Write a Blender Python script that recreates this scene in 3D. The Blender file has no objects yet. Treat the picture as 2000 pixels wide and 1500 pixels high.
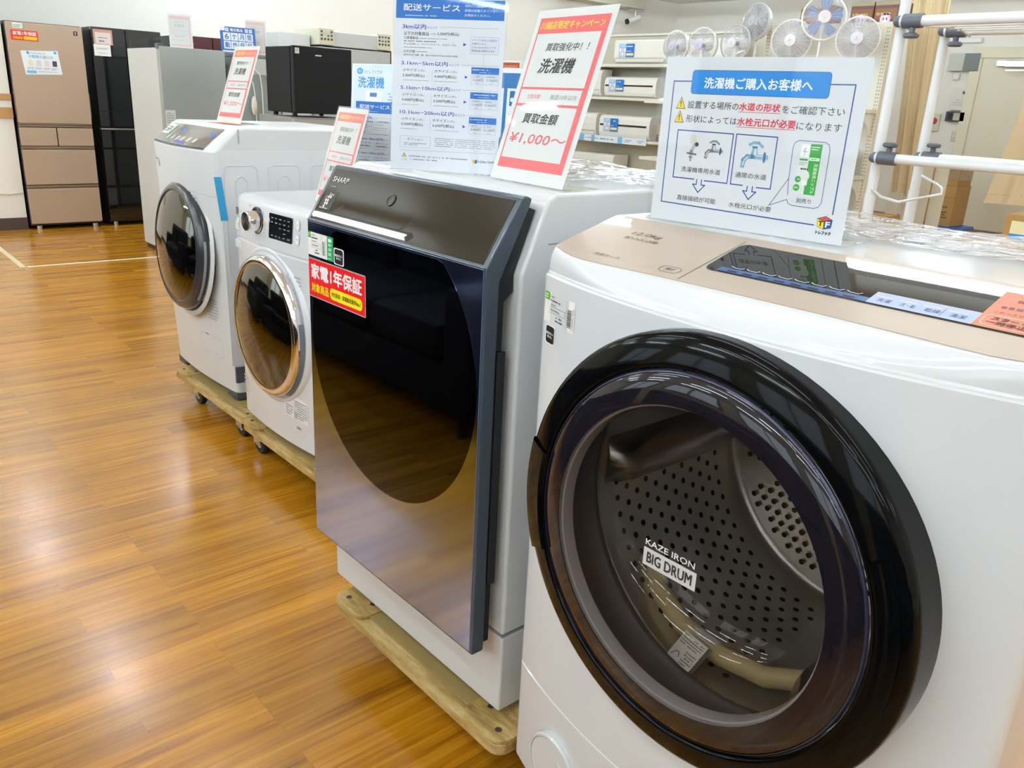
import bpy, bmesh, math, random
from mathutils import Vector, Matrix
random.seed(7)
SC = bpy.context.scene
COL = SC.collection
R = math.radians
# ------------------------------------------------------------------ camera
F_PX = 1618.0
cam_d = bpy.data.cameras.new('camera')
cam_d.sensor_fit = 'HORIZONTAL'; cam_d.sensor_width = 36.0
cam_d.lens = 36.0 * F_PX / 2000.0
cam_d.clip_start = 0.02; cam_d.clip_end = 60
cam = bpy.data.objects.new('camera', cam_d); COL.objects.link(cam)
rx = Vector((0.65230703, 0.75638088, 0.04882115))      # image right in world
ry = Vector((0.27463261, -0.17582723, -0.94533683))    # image down in world
rz = Vector((-0.70645061, 0.63005774, -0.3224202))     # viewing direction
m = Matrix((rx, -ry, -rz)).transposed().to_4x4()
m.translation = Vector((0, 0, 1.30))
cam.matrix_world = m
SC.camera = cam
# ------------------------------------------------------------------ view
SC.view_settings.view_transform = 'Standard'
SC.view_settings.look = 'None'
SC.view_settings.gamma = 1.0
SC.view_settings.use_curve_mapping = False
SC.view_settings.exposure = -0.42
# ------------------------------------------------------------------ world (dim sky beyond the closed shop)
W = bpy.data.worlds.new('world'); SC.world = W; W.use_nodes = True
W.node_tree.nodes['Background'].inputs[0].default_value = (0.85, 0.92, 1.0, 1)
W.node_tree.nodes['Background'].inputs[1].default_value = 0.3


# ------------------------------------------------------------------ materials
def lin(h):
    h = h.lstrip('#'); o = []
    for i in (0, 2, 4):
        c = int(h[i:i+2], 16) / 255
        o.append(c / 12.92 if c <= 0.04045 else ((c + 0.055) / 1.055) ** 2.4)
    return (*o, 1.0)


MATS = {}


def mat(name, col, rough=0.5, metal=0.0, spec=0.5, coat=0.0, bump=0.0, bscale=60, emit=0.0, noise=0.0, nscale=8):
    if name in MATS: return MATS[name]
    M = bpy.data.materials.new(name); M.use_nodes = True
    n = M.node_tree.nodes; l = M.node_tree.links; p = n['Principled BSDF']
    c = lin(col) if isinstance(col, str) else col
    p.inputs['Base Color'].default_value = c
    p.inputs['Roughness'].default_value = rough
    p.inputs['Metallic'].default_value = metal
    p.inputs['Specular IOR Level'].default_value = spec
    if coat:
        p.inputs['Coat Weight'].default_value = coat; p.inputs['Coat Roughness'].default_value = 0.015
    if emit:
        p.inputs['Emission Color'].default_value = c; p.inputs['Emission Strength'].default_value = emit
    tc = None
    if bump or noise:
        tc = n.new('ShaderNodeTexCoord'); ns = n.new('ShaderNodeTexNoise')
        ns.inputs['Scale'].default_value = bscale if bump else nscale; ns.inputs['Detail'].default_value = 4
        l.new(tc.outputs['Object'], ns.inputs['Vector'])
        if bump:
            b = n.new('ShaderNodeBump'); b.inputs['Strength'].default_value = bump; b.inputs['Distance'].default_value = 0.01
            l.new(ns.outputs['Fac'], b.inputs['Height']); l.new(b.outputs['Normal'], p.inputs['Normal'])
        if noise:
            n2 = n.new('ShaderNodeTexNoise'); n2.inputs['Scale'].default_value = nscale; n2.inputs['Detail'].default_value = 5
            l.new(tc.outputs['Object'], n2.inputs['Vector'])
            r = n.new('ShaderNodeMapRange'); r.inputs['To Min'].default_value = 1 - noise; r.inputs['To Max'].default_value = 1 + noise * 0.6
            l.new(n2.outputs['Fac'], r.inputs['Value'])
            mx = n.new('ShaderNodeVectorMath'); mx.operation = 'SCALE'
            mx.inputs[0].default_value = c[:3]; l.new(r.outputs['Result'], mx.inputs['Scale'])
            l.new(mx.outputs['Vector'], p.inputs['Base Color'])
    MATS[name] = M; return M


def clear(name, tint='FFFFFF', ior=1.45, gloss=1.0, rough=0.02, fog=0.0, fogcol='E8ECEE', bump=0.0, bscale=40):
    """thin clear plastic / glass: tinted transparency under a fresnel gloss, with an optional milky share"""
    if name in MATS: return MATS[name]
    M = bpy.data.materials.new(name); M.use_nodes = True
    n = M.node_tree.nodes; l = M.node_tree.links
    n.remove(n['Principled BSDF']); out = n['Material Output']
    t = n.new('ShaderNodeBsdfTransparent'); t.inputs[0].default_value = lin(tint)
    g = n.new('ShaderNodeBsdfGlossy'); g.inputs['Roughness'].default_value = rough
    g.inputs[0].default_value = (gloss, gloss, gloss, 1)
    lw = n.new('ShaderNodeLayerWeight'); lw.inputs['Blend'].default_value = 0.5
    pw = n.new('ShaderNodeMath'); pw.operation = 'POWER'; pw.inputs[1].default_value = 5.0
    f0 = ((ior-1)/(ior+1))**2
    fr = n.new('ShaderNodeMath'); fr.operation = 'MULTIPLY_ADD'; fr.inputs[1].default_value = 1-f0; fr.inputs[2].default_value = f0
    l.new(lw.outputs['Facing'], pw.inputs[0]); l.new(pw.outputs[0], fr.inputs[0])
    mx = n.new('ShaderNodeMixShader')
    base = t
    if fog:
        d = n.new('ShaderNodeBsdfDiffuse'); d.inputs[0].default_value = lin(fogcol)
        m0 = n.new('ShaderNodeMixShader'); m0.inputs[0].default_value = fog
        l.new(t.outputs[0], m0.inputs[1]); l.new(d.outputs[0], m0.inputs[2]); base = m0
    if bump:
        tc = n.new('ShaderNodeTexCoord'); ns = n.new('ShaderNodeTexNoise'); ns.inputs['Scale'].default_value = bscale
        ns.inputs['Detail'].default_value = 3
        b = n.new('ShaderNodeBump'); b.inputs['Strength'].default_value = bump; b.inputs['Distance'].default_value = 0.02
        l.new(tc.outputs['Object'], ns.inputs['Vector']); l.new(ns.outputs['Fac'], b.inputs['Height'])
        l.new(b.outputs['Normal'], g.inputs['Normal']); l.new(b.outputs['Normal'], lw.inputs['Normal'])
    l.new(fr.outputs[0], mx.inputs[0]); l.new(base.outputs[0], mx.inputs[1]); l.new(g.outputs[0], mx.inputs[2])
    l.new(mx.outputs[0], out.inputs['Surface'])
    MATS[name] = M; return M


def ink(h):
    return mat('ink_' + h, h, 0.42, spec=0.4)


def floor_mat():
    M = bpy.data.materials.new('plank_floor'); M.use_nodes = True
    n = M.node_tree.nodes; l = M.node_tree.links; p = n['Principled BSDF']
    tc = n.new('ShaderNodeTexCoord'); sp = n.new('ShaderNodeSeparateXYZ'); cb = n.new('ShaderNodeCombineXYZ')
    l.new(tc.outputs['Object'], sp.inputs[0]); l.new(sp.outputs['Y'], cb.inputs['X']); l.new(sp.outputs['X'], cb.inputs['Y'])
    br = n.new('ShaderNodeTexBrick'); br.offset = 0.37; br.offset_frequency = 3
    l.new(cb.outputs[0], br.inputs['Vector'])
    br.inputs['Color1'].default_value = (0.30, 0.30, 0.30, 1); br.inputs['Color2'].default_value = (0.95, 0.95, 0.95, 1)
    br.inputs['Mortar'].default_value = (0.2, 0.2, 0.2, 1)
    br.inputs['Scale'].default_value = 1; br.inputs['Mortar Size'].default_value = 0.0008; br.inputs['Mortar Smooth'].default_value = 0.3
    br.inputs['Brick Width'].default_value = 0.62; br.inputs['Row Height'].default_value = 0.076; br.inputs['Bias'].default_value = 0
    mp = n.new('ShaderNodeMapping'); mp.inputs['Scale'].default_value = (1.6, 42, 1)
    l.new(cb.outputs[0], mp.inputs['Vector'])
    # shift grain per plank
    ad = n.new('ShaderNodeVectorMath'); ad.operation = 'MULTIPLY_ADD'
    ad.inputs[1].default_value = (17, 9, 0); l.new(br.outputs['Color'], ad.inputs[0]); l.new(mp.outputs[0], ad.inputs[2])
    g1 = n.new('ShaderNodeTexNoise'); g1.inputs['Scale'].default_value = 1; g1.inputs['Detail'].default_value = 6
    g1.inputs['Roughness'].default_value = 0.62; g1.inputs['Distortion'].default_value = 0.9
    l.new(ad.outputs[0], g1.inputs['Vector'])
    cr = n.new('ShaderNodeValToRGB'); e = cr.color_ramp.elements
    e[0].position = 0.28; e[0].color = lin('8E580C'); e[1].position = 0.74; e[1].color = lin('D89E34')
    x = e.new(0.50); x.color = lin('BC7E16')
    l.new(g1.outputs['Fac'], cr.inputs['Fac'])
    mr = n.new('ShaderNodeMapRange'); mr.inputs['From Min'].default_value = 0.2; mr.inputs['To Min'].default_value = 0.70; mr.inputs['To Max'].default_value = 1.08
    sr = n.new('ShaderNodeSeparateColor'); l.new(br.outputs['Color'], sr.inputs[0]); l.new(sr.outputs[0], mr.inputs['Value'])
    sc = n.new('ShaderNodeVectorMath'); sc.operation = 'SCALE'
    l.new(cr.outputs['Color'], sc.inputs[0]); l.new(mr.outputs['Result'], sc.inputs['Scale'])
    l.new(sc.outputs['Vector'], p.inputs['Base Color'])
    # worn varnish: cloudy roughness, faint waviness
    w = n.new('ShaderNodeTexNoise'); w.inputs['Scale'].default_value = 3.2; w.inputs['Detail'].default_value = 5
    l.new(tc.outputs['Object'], w.inputs['Vector'])
    rr = n.new('ShaderNodeMapRange'); rr.inputs['To Min'].default_value = 0.14; rr.inputs['To Max'].default_value = 0.30
    l.new(w.outputs['Fac'], rr.inputs['Value']); l.new(rr.outputs['Result'], p.inputs['Roughness'])
    p.inputs['Specular IOR Level'].default_value = 0.85
    bp = n.new('ShaderNodeBump'); bp.inputs['Strength'].default_value = 0.12; bp.inputs['Distance'].default_value = 0.006
    w2 = n.new('ShaderNodeTexNoise'); w2.inputs['Scale'].default_value = 7; w2.inputs['Detail'].default_value = 3
    l.new(tc.outputs['Object'], w2.inputs['Vector']); l.new(w2.outputs['Fac'], bp.inputs['Height'])
    l.new(bp.outputs['Normal'], p.inputs['Normal'])
    return M


def plywood_mat():
    M = bpy.data.materials.new('worn_plywood'); M.use_nodes = True
    n = M.node_tree.nodes; l = M.node_tree.links; p = n['Principled BSDF']
    tc = n.new('ShaderNodeTexCoord')
    mp = n.new('ShaderNodeMapping'); mp.inputs['Scale'].default_value = (7, 30, 30); l.new(tc.outputs['Object'], mp.inputs['Vector'])
    a = n.new('ShaderNodeTexNoise'); a.inputs['Scale'].default_value = 1; a.inputs['Detail'].default_value = 7; a.inputs['Roughness'].default_value = 0.7
    l.new(mp.outputs[0], a.inputs['Vector'])
    cr = n.new('ShaderNodeValToRGB'); e = cr.color_ramp.elements
    e[0].position = 0.28; e[0].color = lin('6E5424'); e[1].position = 0.75; e[1].color = lin('E0CC96')
    x = e.new(0.5); x.color = lin('B89A5C')
    l.new(a.outputs['Fac'], cr.inputs['Fac']); l.new(cr.outputs['Color'], p.inputs['Base Color'])
    p.inputs['Roughness'].default_value = 0.65
    bp = n.new('ShaderNodeBump'); bp.inputs['Strength'].default_value = 0.3; bp.inputs['Distance'].default_value = 0.002
    l.new(a.outputs['Fac'], bp.inputs['Height']); l.new(bp.outputs['Normal'], p.inputs['Normal'])
    return M


def fabric_mat(name, c1, c2, sx=14):
    M = bpy.data.materials.new(name); M.use_nodes = True
    n = M.node_tree.nodes; l = M.node_tree.links; p = n['Principled BSDF']
    tc = n.new('ShaderNodeTexCoord'); a = n.new('ShaderNodeTexNoise'); a.inputs['Scale'].default_value = sx; a.inputs['Detail'].default_value = 4
    l.new(tc.outputs['Object'], a.inputs['Vector'])
    cr = n.new('ShaderNodeValToRGB'); e = cr.color_ramp.elements
    e[0].position = 0.3; e[0].color = lin(c1); e[1].position = 0.7; e[1].color = lin(c2)
    l.new(a.outputs['Fac'], cr.inputs['Fac']); l.new(cr.outputs['Color'], p.inputs['Base Color'])
    p.inputs['Roughness'].default_value = 0.8
    return M


WHITE = mat('white_enamel', 'DADDDF', 0.16, coat=0.3, noise=0.015, nscale=3)
WHITE2 = mat('white_plastic', 'D8DBDC', 0.28, noise=0.02, nscale=5)
SEAM = mat('seam_grey', '8E9294', 0.5)
NAVYGLASS = mat('navy_mirror_glass', (0.40, 0.49, 0.82, 1), 0.09, metal=1.0)
NAVYWIN = mat('dark_door_window', (0.065, 0.07, 0.095, 1), 0.04, metal=1.0)
SLATE = mat('slate_blue_trim', '3A4652', 0.25, coat=0.4)
BLACKP = mat('black_plastic', '0E1114', 0.3)
OLIVEGL = mat('smoked_panel_glass', '232119', 0.015, spec=0.6)
BLACKGLOSS = mat('gloss_black', '060708', 0.07, spec=0.13)
CHROME = mat('chrome', (0.85, 0.85, 0.87, 1), 0.08, metal=1.0)
STEEL = mat('steel', (0.6, 0.6, 0.62, 1), 0.3, metal=1.0)
CHAMP = mat('champagne_panel', 'B7A796', 0.3, spec=0.3, coat=0.6)
GREYP = mat('grey_plastic', '4A4F56', 0.45)
RUBBER = mat('black_rubber', '15161A', 0.6)
GLASS = clear('door_glass', 'D8DCE4')
TINT = clear('smoked_door_glass', '3A3630', ior=1.5)
ACRYL = clear('clear_acrylic', 'FDFEFE', ior=1.21, rough=.03)
FILM = clear('plastic_film', 'F2F4F5', ior=1.5, fog=0.20, fogcol='C6CACC', rough=0.12, bump=0.9, bscale=22)
PLY = plywood_mat()
CARD = mat('cardboard', 'AE8A54', 0.75, noise=0.08, nscale=6)
CREAM = mat('cream_wall_paint', 'F7F5EE', 0.75, bump=0.03, bscale=120)
CREAM2 = mat('far_wall_paint', 'EEECE4', 0.75, bump=0.03, bscale=120)
SHELFW = mat('shelf_enamel', 'DEDBCB', 0.4)
SHELFBACK = mat('shelf_back', 'C6C2B0', 0.5)


# ------------------------------------------------------------------ objects and tags
def tag(o, label=None, cat=None, group=None, kind=None):
    if label: o['label'] = label
    if cat: o['category'] = cat
    if group: o['group'] = group
    if kind: o['kind'] = kind
    return o


def thing(name, label, cat, loc=(0, 0, 0), rz=0.0, group=None):
    o = bpy.data.objects.new(name, None); COL.objects.link(o)
    o.empty_display_size = 0.1
    o.location = loc; o.rotation_euler = (0, 0, rz)
    return tag(o, label, cat, group)


def dup(root, loc, rz, label, group=None):
    r = root.copy(); COL.objects.link(r); r.location = loc; r.rotation_euler = (0, 0, rz)
    r['label'] = label
    if group: r['group'] = group
    for ch in list(root.children):
        c = ch.copy(); COL.objects.link(c); c.parent = r
        for g in list(ch.children):
            d = g.copy(); COL.objects.link(d); d.parent = c
    return r


class B:
    """mesh builder: many shapes -> ONE mesh object"""
    def __init__(s): s.bm = bmesh.new(); s.mi = 0

    def _f(s, vs):
        try:
            f = s.bm.faces.new(vs); f.material_index = s.mi; return f
        except ValueError: return None

    def poly(s, pts): return s._f([s.bm.verts.new(p) for p in pts])

    def box(s, x0, x1, y0, y1, z0, z1, r=0.0, seg=2, rot=None, piv=None):
        t = bmesh.new(); bmesh.ops.create_cube(t, size=1)
        for v in t.verts:
            v.co = Vector(((x0+x1)/2 + v.co.x*(x1-x0), (y0+y1)/2 + v.co.y*(y1-y0), (z0+z1)/2 + v.co.z*(z1-z0)))
        if r > 0:
            r = min(r, abs(x1-x0)*.49, abs(y1-y0)*.49, abs(z1-z0)*.49)
            bmesh.ops.bevel(t, geom=list(t.edges), offset=r, segments=seg, profile=0.5, affect='EDGES')
        if rot is not None:
            c = Vector(piv) if piv else Vector(((x0+x1)/2, (y0+y1)/2, (z0+z1)/2))
            for v in t.verts: v.co = c + rot @ (v.co - c)
        s.merge(t); return s

    def merge(s, t):
        mp = {v: s.bm.verts.new(v.co) for v in t.verts}
        for f in t.faces: s._f([mp[v] for v in f.verts])
        t.free()

    def prism(s, poly, axis, a, b, r=0.0, seg=2):
        """polygon in the plane across `axis` ('x': (y,z), 'y': (x,z), 'z': (x,y)) extruded from a to b"""
        t = bmesh.new()
        def P(u, v, w): return {'x': (w, u, v), 'y': (u, w, v), 'z': (u, v, w)}[axis]
        A = [t.verts.new(P(u, v, a)) for u, v in poly]; Bv = [t.verts.new(P(u, v, b)) for u, v in poly]
        n = len(poly)
        t.faces.new(A); t.faces.new(Bv[::-1])
        for i in range(n): t.faces.new([A[i], Bv[i], Bv[(i+1) % n], A[(i+1) % n]])
        bmesh.ops.recalc_face_normals(t, faces=list(t.faces))
        if r > 0: bmesh.ops.bevel(t, geom=list(t.edges), offset=r, segments=seg, profile=0.5, affect='EDGES')
        s.merge(t); return s

    def rings(s, rs, cap0=True, cap1=True, closed=True):
        vr = [[s.bm.verts.new(p) for p in r] for r in rs]
        n = len(vr[0])
        for a, b in zip(vr, vr[1:]):
            for i in range(n if closed else n-1):
                j = (i+1) % n; s._f([a[i], a[j], b[j], b[i]])
        if cap0: s._f(vr[0][::-1])
        if cap1: s._f(vr[-1])
        return s

    def lathe(s, prof, o, ax=(0, -1, 0), n=40, cap0=False, cap1=False, a0=0, a1=2*math.pi):
        ax = Vector(ax).normalized(); o = Vector(o)
        e1 = ax.orthogonal().normalized() if abs(ax.z) > .9 else Vector((0, 0, 1)).cross(ax).normalized()
        e2 = ax.cross(e1)
        full = abs(a1-a0-2*math.pi) < 1e-6
        k = n if full else n+1
        rs = [[o + ax*h + (e1*math.cos(a0+(a1-a0)*i/n) + e2*math.sin(a0+(a1-a0)*i/n))*r for i in range(k)] for r, h in prof]
        return s.rings(rs, cap0, cap1, full)

    def cyl(s, p0, p1, r0, r1=None, n=16):
        p0 = Vector(p0); p1 = Vector(p1); r1 = r0 if r1 is None else r1
        d = p1-p0
        return s.lathe([(r0, 0), (r1, d.length)], p0, d, n, True, True)

    def tube(s, pts, r, n=8, closed=False):
        pts = [Vector(p) for p in pts]; rs = []; up = None
        N = len(pts)
        for i, p in enumerate(pts):
            if closed: t = (pts[(i+1) % N]-pts[i-1]).normalized()
            else: t = (pts[min(i+1, N-1)]-pts[max(i-1, 0)]).normalized()
            if up is None: up = t.orthogonal().normalized()
            up = (up - t*up.dot(t)).normalized(); w = t.cross(up)
            rr = r[i] if isinstance(r, (list, tuple)) else r
            rs.append([p + (up*math.cos(a) + w*math.sin(a))*rr for a in [2*math.pi*k/n for k in range(n)]])
        if closed: rs.append(rs[0])
        return s.rings(rs, not closed, not closed)

    def torus(s, o, ax, Rr, r, n=40, k=8):
        ax = Vector(ax).normalized(); e1 = ax.orthogonal().normalized(); e2 = ax.cross(e1); o = Vector(o)
        pts = [o + (e1*math.cos(a) + e2*math.sin(a))*Rr for a in [2*math.pi*i/n for i in range(n)]]
        return s.tube(pts, r, k, True)

    def ball(s, o, r, sx=1, sy=1, sz=1, n=16):
        t = bmesh.new(); bmesh.ops.create_uvsphere(t, u_segments=n, v_segments=max(6, n//2), radius=r)
        for v in t.verts: v.co = Vector((v.co.x*sx, v.co.y*sy, v.co.z*sz)) + Vector(o)
        s.merge(t); return s

    def build(s, name, mats, parent=None, off=(0, 0, 0), smooth=35, fix=True, rot=None):
        if not isinstance(mats, (list, tuple)): mats = [mats]
        off = Vector(off)
        if fix: bmesh.ops.remove_doubles(s.bm, verts=list(s.bm.verts), dist=1e-6)
        if off.length > 0:
            for v in s.bm.verts: v.co -= off
        if fix: bmesh.ops.recalc_face_normals(s.bm, faces=list(s.bm.faces))
        me = bpy.data.meshes.new(name); s.bm.to_mesh(me); s.bm.free()
        for q in mats: me.materials.append(q)
        if smooth:
            me.polygons.foreach_set('use_smooth', [True]*len(me.polygons))
            me.set_sharp_from_angle(angle=R(smooth))
        o = bpy.data.objects.new(name, me); COL.objects.link(o)
        if smooth:
            wn = o.modifiers.new('weighted_normals', 'WEIGHTED_NORMAL'); wn.keep_sharp = True; wn.weight = 80
        if parent: o.parent = parent
        return o


# ------------------------------------------------------------------ printed sheets
TXT = {}
_cur = bpy.data.curves.new('type', 'FONT'); _cob = bpy.data.objects.new('type', _cur)
_cur.dimensions = '2D'; _cur.fill_mode = 'FRONT' if 'FRONT' in [i.identifier for i in _cur.bl_rna.properties['fill_mode'].enum_items] else 'BOTH'


def glyphs(s, bold=0.0, res=2):
    k = (s, bold, res)
    if k not in TXT:
        _cur.body = s; _cur.size = 1; _cur.resolution_u = res; _cur.offset = bold
        me = bpy.data.meshes.new_from_object(_cob)
        vs = [(v.co.x, v.co.y) for v in me.vertices]; fs = [tuple(p.vertices) for p in me.polygons]
        bpy.data.meshes.remove(me)
        if not vs: vs = [(0, 0), (1, 0), (1, 1)]; fs = []
        x0 = min(v[0] for v in vs); x1 = max(v[0] for v in vs); y0 = min(v[1] for v in vs); y1 = max(v[1] for v in vs)
        TXT[k] = ([((x-x0)/max(x1-x0, 1e-6), (y-y0)/max(y1-y0, 1e-6)) for x, y in vs], fs)
    return TXT[k]


class Sheet:
    """flat printing laid out in its own plane: u to the right, v up, layers a hair apart; unit in metres"""
    def __init__(s, fn=None, unit=1.0, dz=0.00025):
        s.v = []; s.f = []; s.m = []; s.mats = []; s.unit = unit; s.dz = dz
        s.fn = fn or (lambda u, v, h: (u, -h, v))

    def _mi(s, c):
        M = c if not isinstance(c, str) else ink(c)
        if M not in s.mats: s.mats.append(M)
        return s.mats.index(M)

    def raw(s, pts, faces, col, layer):
        b = len(s.v); k = s._mi(col)
        for u, v in pts: s.v.append(s.fn(u*s.unit, v*s.unit, layer*s.dz))
        for f in faces: s.f.append([b+i for i in f]); s.m.append(k)

    def poly(s, pts, col, layer=1):
        ar = sum(pts[i-1][0]*pts[i][1] - pts[i][0]*pts[i-1][1] for i in range(len(pts)))
        if ar < 0: pts = pts[::-1]
        s.raw(pts, [list(range(len(pts)))], col, layer)

    def rect(s, u0, v0, u1, v1, col, layer=1): s.poly([(u0, v0), (u1, v0), (u1, v1), (u0, v1)], col, layer)

    def rrect(s, u0, v0, u1, v1, r, col, layer=1, n=5):
        pts = []
        for cx, cy, a in ((u1-r, v0+r, -90), (u1-r, v1-r, 0), (u0+r, v1-r, 90), (u0+r, v0+r, 180)):
            for i in range(n+1):
                t = R(a + 90*i/n); pts.append((cx + r*math.cos(t), cy + r*math.sin(t)))
        s.poly(pts, col, layer)

    def frame(s, u0, v0, u1, v1, t, col, layer=1):
        s.rect(u0, v0, u1, v0+t, col, layer); s.rect(u0, v1-t, u1, v1, col, layer)
        s.rect(u0, v0+t, u0+t, v1-t, col, layer); s.rect(u1-t, v0+t, u1, v1-t, col, layer)

    def line(s, pts, t, col, layer=1):
        for (a, b), (c, d) in zip(pts, pts[1:]):
            L = math.hypot(c-a, d-b) or 1; nx = -(d-b)/L*t/2; ny = (c-a)/L*t/2; ex = (c-a)/L*t/2; ey = (d-b)/L*t/2
            s.poly([(a-nx-ex, b-ny-ey), (c-nx+ex, d-ny+ey), (c+nx+ex, d+ny+ey), (a+nx-ex, b+ny-ey)], col, layer)

    def disc(s, u, v, r, col, layer=1, n=24, ry=None):
        ry = ry or r
        s.poly([(u+r*math.cos(2*math.pi*i/n), v+ry*math.sin(2*math.pi*i/n)) for i in range(n)], col, layer)

    def text(s, t, u0, v0, u1, v1, col, layer=2, bold=0.0, shear=0.0, res=2, rot=0):
        vs, fs = glyphs(t, 0.0, res)
        if bold:
            e = (v1-v0)*bold*.9
            for q, (du, dv) in enumerate(((-e, -e), (e, -e), (-e, e), (e, e), (0, 0))): s.text(t, u0+e+du, v0+e+dv, u1-e+du, v1-e+dv, col, layer+.24*q, 0, shear, res, rot)
            return
        P = []
        for x, y in vs:
            if rot == 90: x, y = y, 1-x
            P.append((u0 + x*(u1-u0) + shear*(y-0.5)*(v1-v0), v0 + y*(v1-v0)))
        s.raw(P, fs, col, layer)

    def micro(s, u0, v0, u1, v1, col, rows=1, layer=2, fill=0.55):
        """print too fine to read: short strokes in rows"""
        h = (v1-v0)/rows
        for r in range(rows):
            y = v1 - (r+1)*h; u = u0; e = u1 if r < rows-1 else u0+(u1-u0)*random.uniform(.6, 1)
            while u < e:
                w = h*random.uniform(.35, .75)
                if random.random() < .9: s.rect(u, y+h*(1-fill)/2, min(u+w, e), y+h*(1+fill)/2*random.uniform(.85, 1), col, layer)
                u += w + h*.18

    def build(s, name, parent=None, off=(0, 0, 0)):
        me = bpy.data.meshes.new(name); off = Vector(off)
        me.from_pydata([Vector(p)-off for p in s.v], [], s.f)
        for q in s.mats: me.materials.append(q)
        me.polygons.foreach_set('material_index', s.m); me.update()
        o = bpy.data.objects.new(name, me); COL.objects.link(o)
        if parent: o.parent = parent
        return o


# ------------------------------------------------------------------ the shop shell
def slab(name, x0, x1, y0, y1, z0, z1, M, kind='structure'):
    return tag(B().box(x0, x1, y0, y1, z0, z1).build(name, M, smooth=0), kind=kind)


XB, YF, XR, YN, ZC = -9.55, 11.75, 4.2, -5.2, 2.95
tag(B().box(XB, XR, YN, YF, -0.1, 0).build('floor', floor_mat(), smooth=0), kind='structure')
slab('ceiling', XB, XR, YN, YF, ZC, ZC+0.1, mat('ceiling_board', 'ECEBE4', 0.9))
slab('wall_back', XB-0.12, XB, YN, YF+.12, 0, ZC, CREAM)
slab('wall_right', XR, XR+0.12, YN, YF+.12, 0, ZC, CREAM)
slab('wall_front', XB, XR, YN-0.12, YN, 0, ZC, mat('front_wall_paint', 'C9C4A8', 0.8))
# shop windows in the front wall (behind the camera), bright with daylight
DAY = mat('daylit_pane', 'DCE8F6', 0.3, emit=3.0); WFR = mat('window_frame_grey', '6A6A62', 0.5)
for i, x in enumerate((-7.4, -4.6, -1.8, 1.0)):
    b = B()
    for a, c, z0, z1 in ((x-1.05, x+1.05, .92, 1.0), (x-1.05, x+1.05, 2.5, 2.58), (x-1.05, x-.98, 1.0, 2.5), (x+.98, x+1.05, 1.0, 2.5), (x-.035, x+.035, 1.0, 2.5)): b.box(a, c, YN, YN+.07, z0, z1)
    w_ = tag(b.build('window_%d' % (i+1), WFR, smooth=0), kind='structure')
    for a, c in ((x-.98, x-.035), (x+.035, x+.98)): B().box(a, c, YN+.01, YN+.02, 1.0, 2.5).build('pane', DAY, w_, smooth=0)
slab('wall_far', XB, XR, YF, YF+0.12, 0, ZC, CREAM2)
slab('trim_1', XB, XB+0.30, YN+.2, 10.55, 2.735, ZC, mat('bulkhead_paint', 'D9D5C2', 0.75))          # bulkhead along the back wall
slab('baseboard_far', -9.5, -4.72, YF-0.015, YF, 0, 0.08, mat('skirting', '4A3A32', 0.6))
slab('baseboard_back', XB, XB+0.015, YN, YF-.02, 0, 0.09, mat('skirting', '4A3A32', 0.6))

# door in the far wall
DOORW = mat('door_cream', 'E3DFC9', 0.45); FRAMEW = mat('door_frame_cream', 'E6E1C9', 0.5)
b = B()
for x in (-4.72, -3.50): b.box(x, x+0.13, YF-0.07, YF, 0, 2.099, .006)
b.box(-4.72, -3.37, YF-0.07, YF, 2.10, 2.23, .006)
for x in (-4.63, -3.46): b.box(x, x+0.035, YF-0.055, YF-.02, 0, 2.12)
d = tag(b.build('door_1', FRAMEW), kind='structure')
B().box(-4.59, -3.50, YF-0.045, YF-0.004, 0.02, 2.10, .003).build('door_leaf', DOORW, d)
b = B().box(-4.30, -3.78, YF-0.13, YF-0.05, 1.99, 2.07, .01); b.box(-4.40, -4.26, YF-0.12, YF-0.05, 2.0, 2.07, .006)
b.box(-4.25, -3.95, YF-0.20, YF-0.17, 1.945, 1.96)
b.build('door_closer', STEEL, d)
b = B(); b.cyl((-3.62, YF-.10, 1.0), (-3.62, YF-.05, 1.0), .025); b.build('door_knob', STEEL, d)

# ------------------------------------------------------------------ ceiling lamps (rows along the shop)
LAMPW = mat('lamp_housing', 'F0F0EE', 0.4)
TUBE = mat('lamp_tube', 'F6F8FF', 0.4, emit=1.0)
TUBE.node_tree.nodes['Principled BSDF'].inputs['Emission Color'].default_value = (0.80, 0.92, 1.0, 1)
TUBE.node_tree.nodes['Principled BSDF'].inputs['Emission Strength'].default_value = 92.0
lamp0 = thing('ceiling_light', 'white fluorescent batten', 'ceiling light', (0, 0, ZC))
b = B(); b.box(-.63, .63, -.016, .016, -.155, -.125, .004)
for x in (-.45, .45): b.cyl((x, 0, -.126), (x, 0, 0), .008, n=8)
for x in (-.625, .625): b.box(x-.008, x+.008, -.018, .018, -.19, -.125, .003)
b.build('housing', LAMPW, lamp0)
b = B(); b.cyl((-.605, 0, -.172), (.605, 0, -.172), .0155, n=12)
b.build('lamp_tube', TUBE, lamp0)
first = True
for ri, (y, x0) in enumerate(((-4.0, -8.3), (-2.9, -7.2), (-1.8, -8.3), (-.66, -7.33), (1.28, -7.8), (2.76, -7.91), (4.8, -8.3), (6.9, -8.3), (9.2, -8.3), (3.8, -8.75))):  # first, third and last rows are added fill for washer fronts and back wall
    for k in range(6 if ri < 9 else 2):
        x = x0 + k*2.2
        if x > 3.4: continue
        if first: lamp0.location = (x, y, ZC); first = False
        else: dup(lamp0, (x, y, ZC), 0, 'white ceiling fluorescent batten in the row above the washers')
for o in bpy.data.objects:
    if o.name.startswith('ceiling_light'):
        o['group'] = 'ceiling lamps'; o['label'] = 'white fluorescent batten hung just below the shop ceiling'

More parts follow.
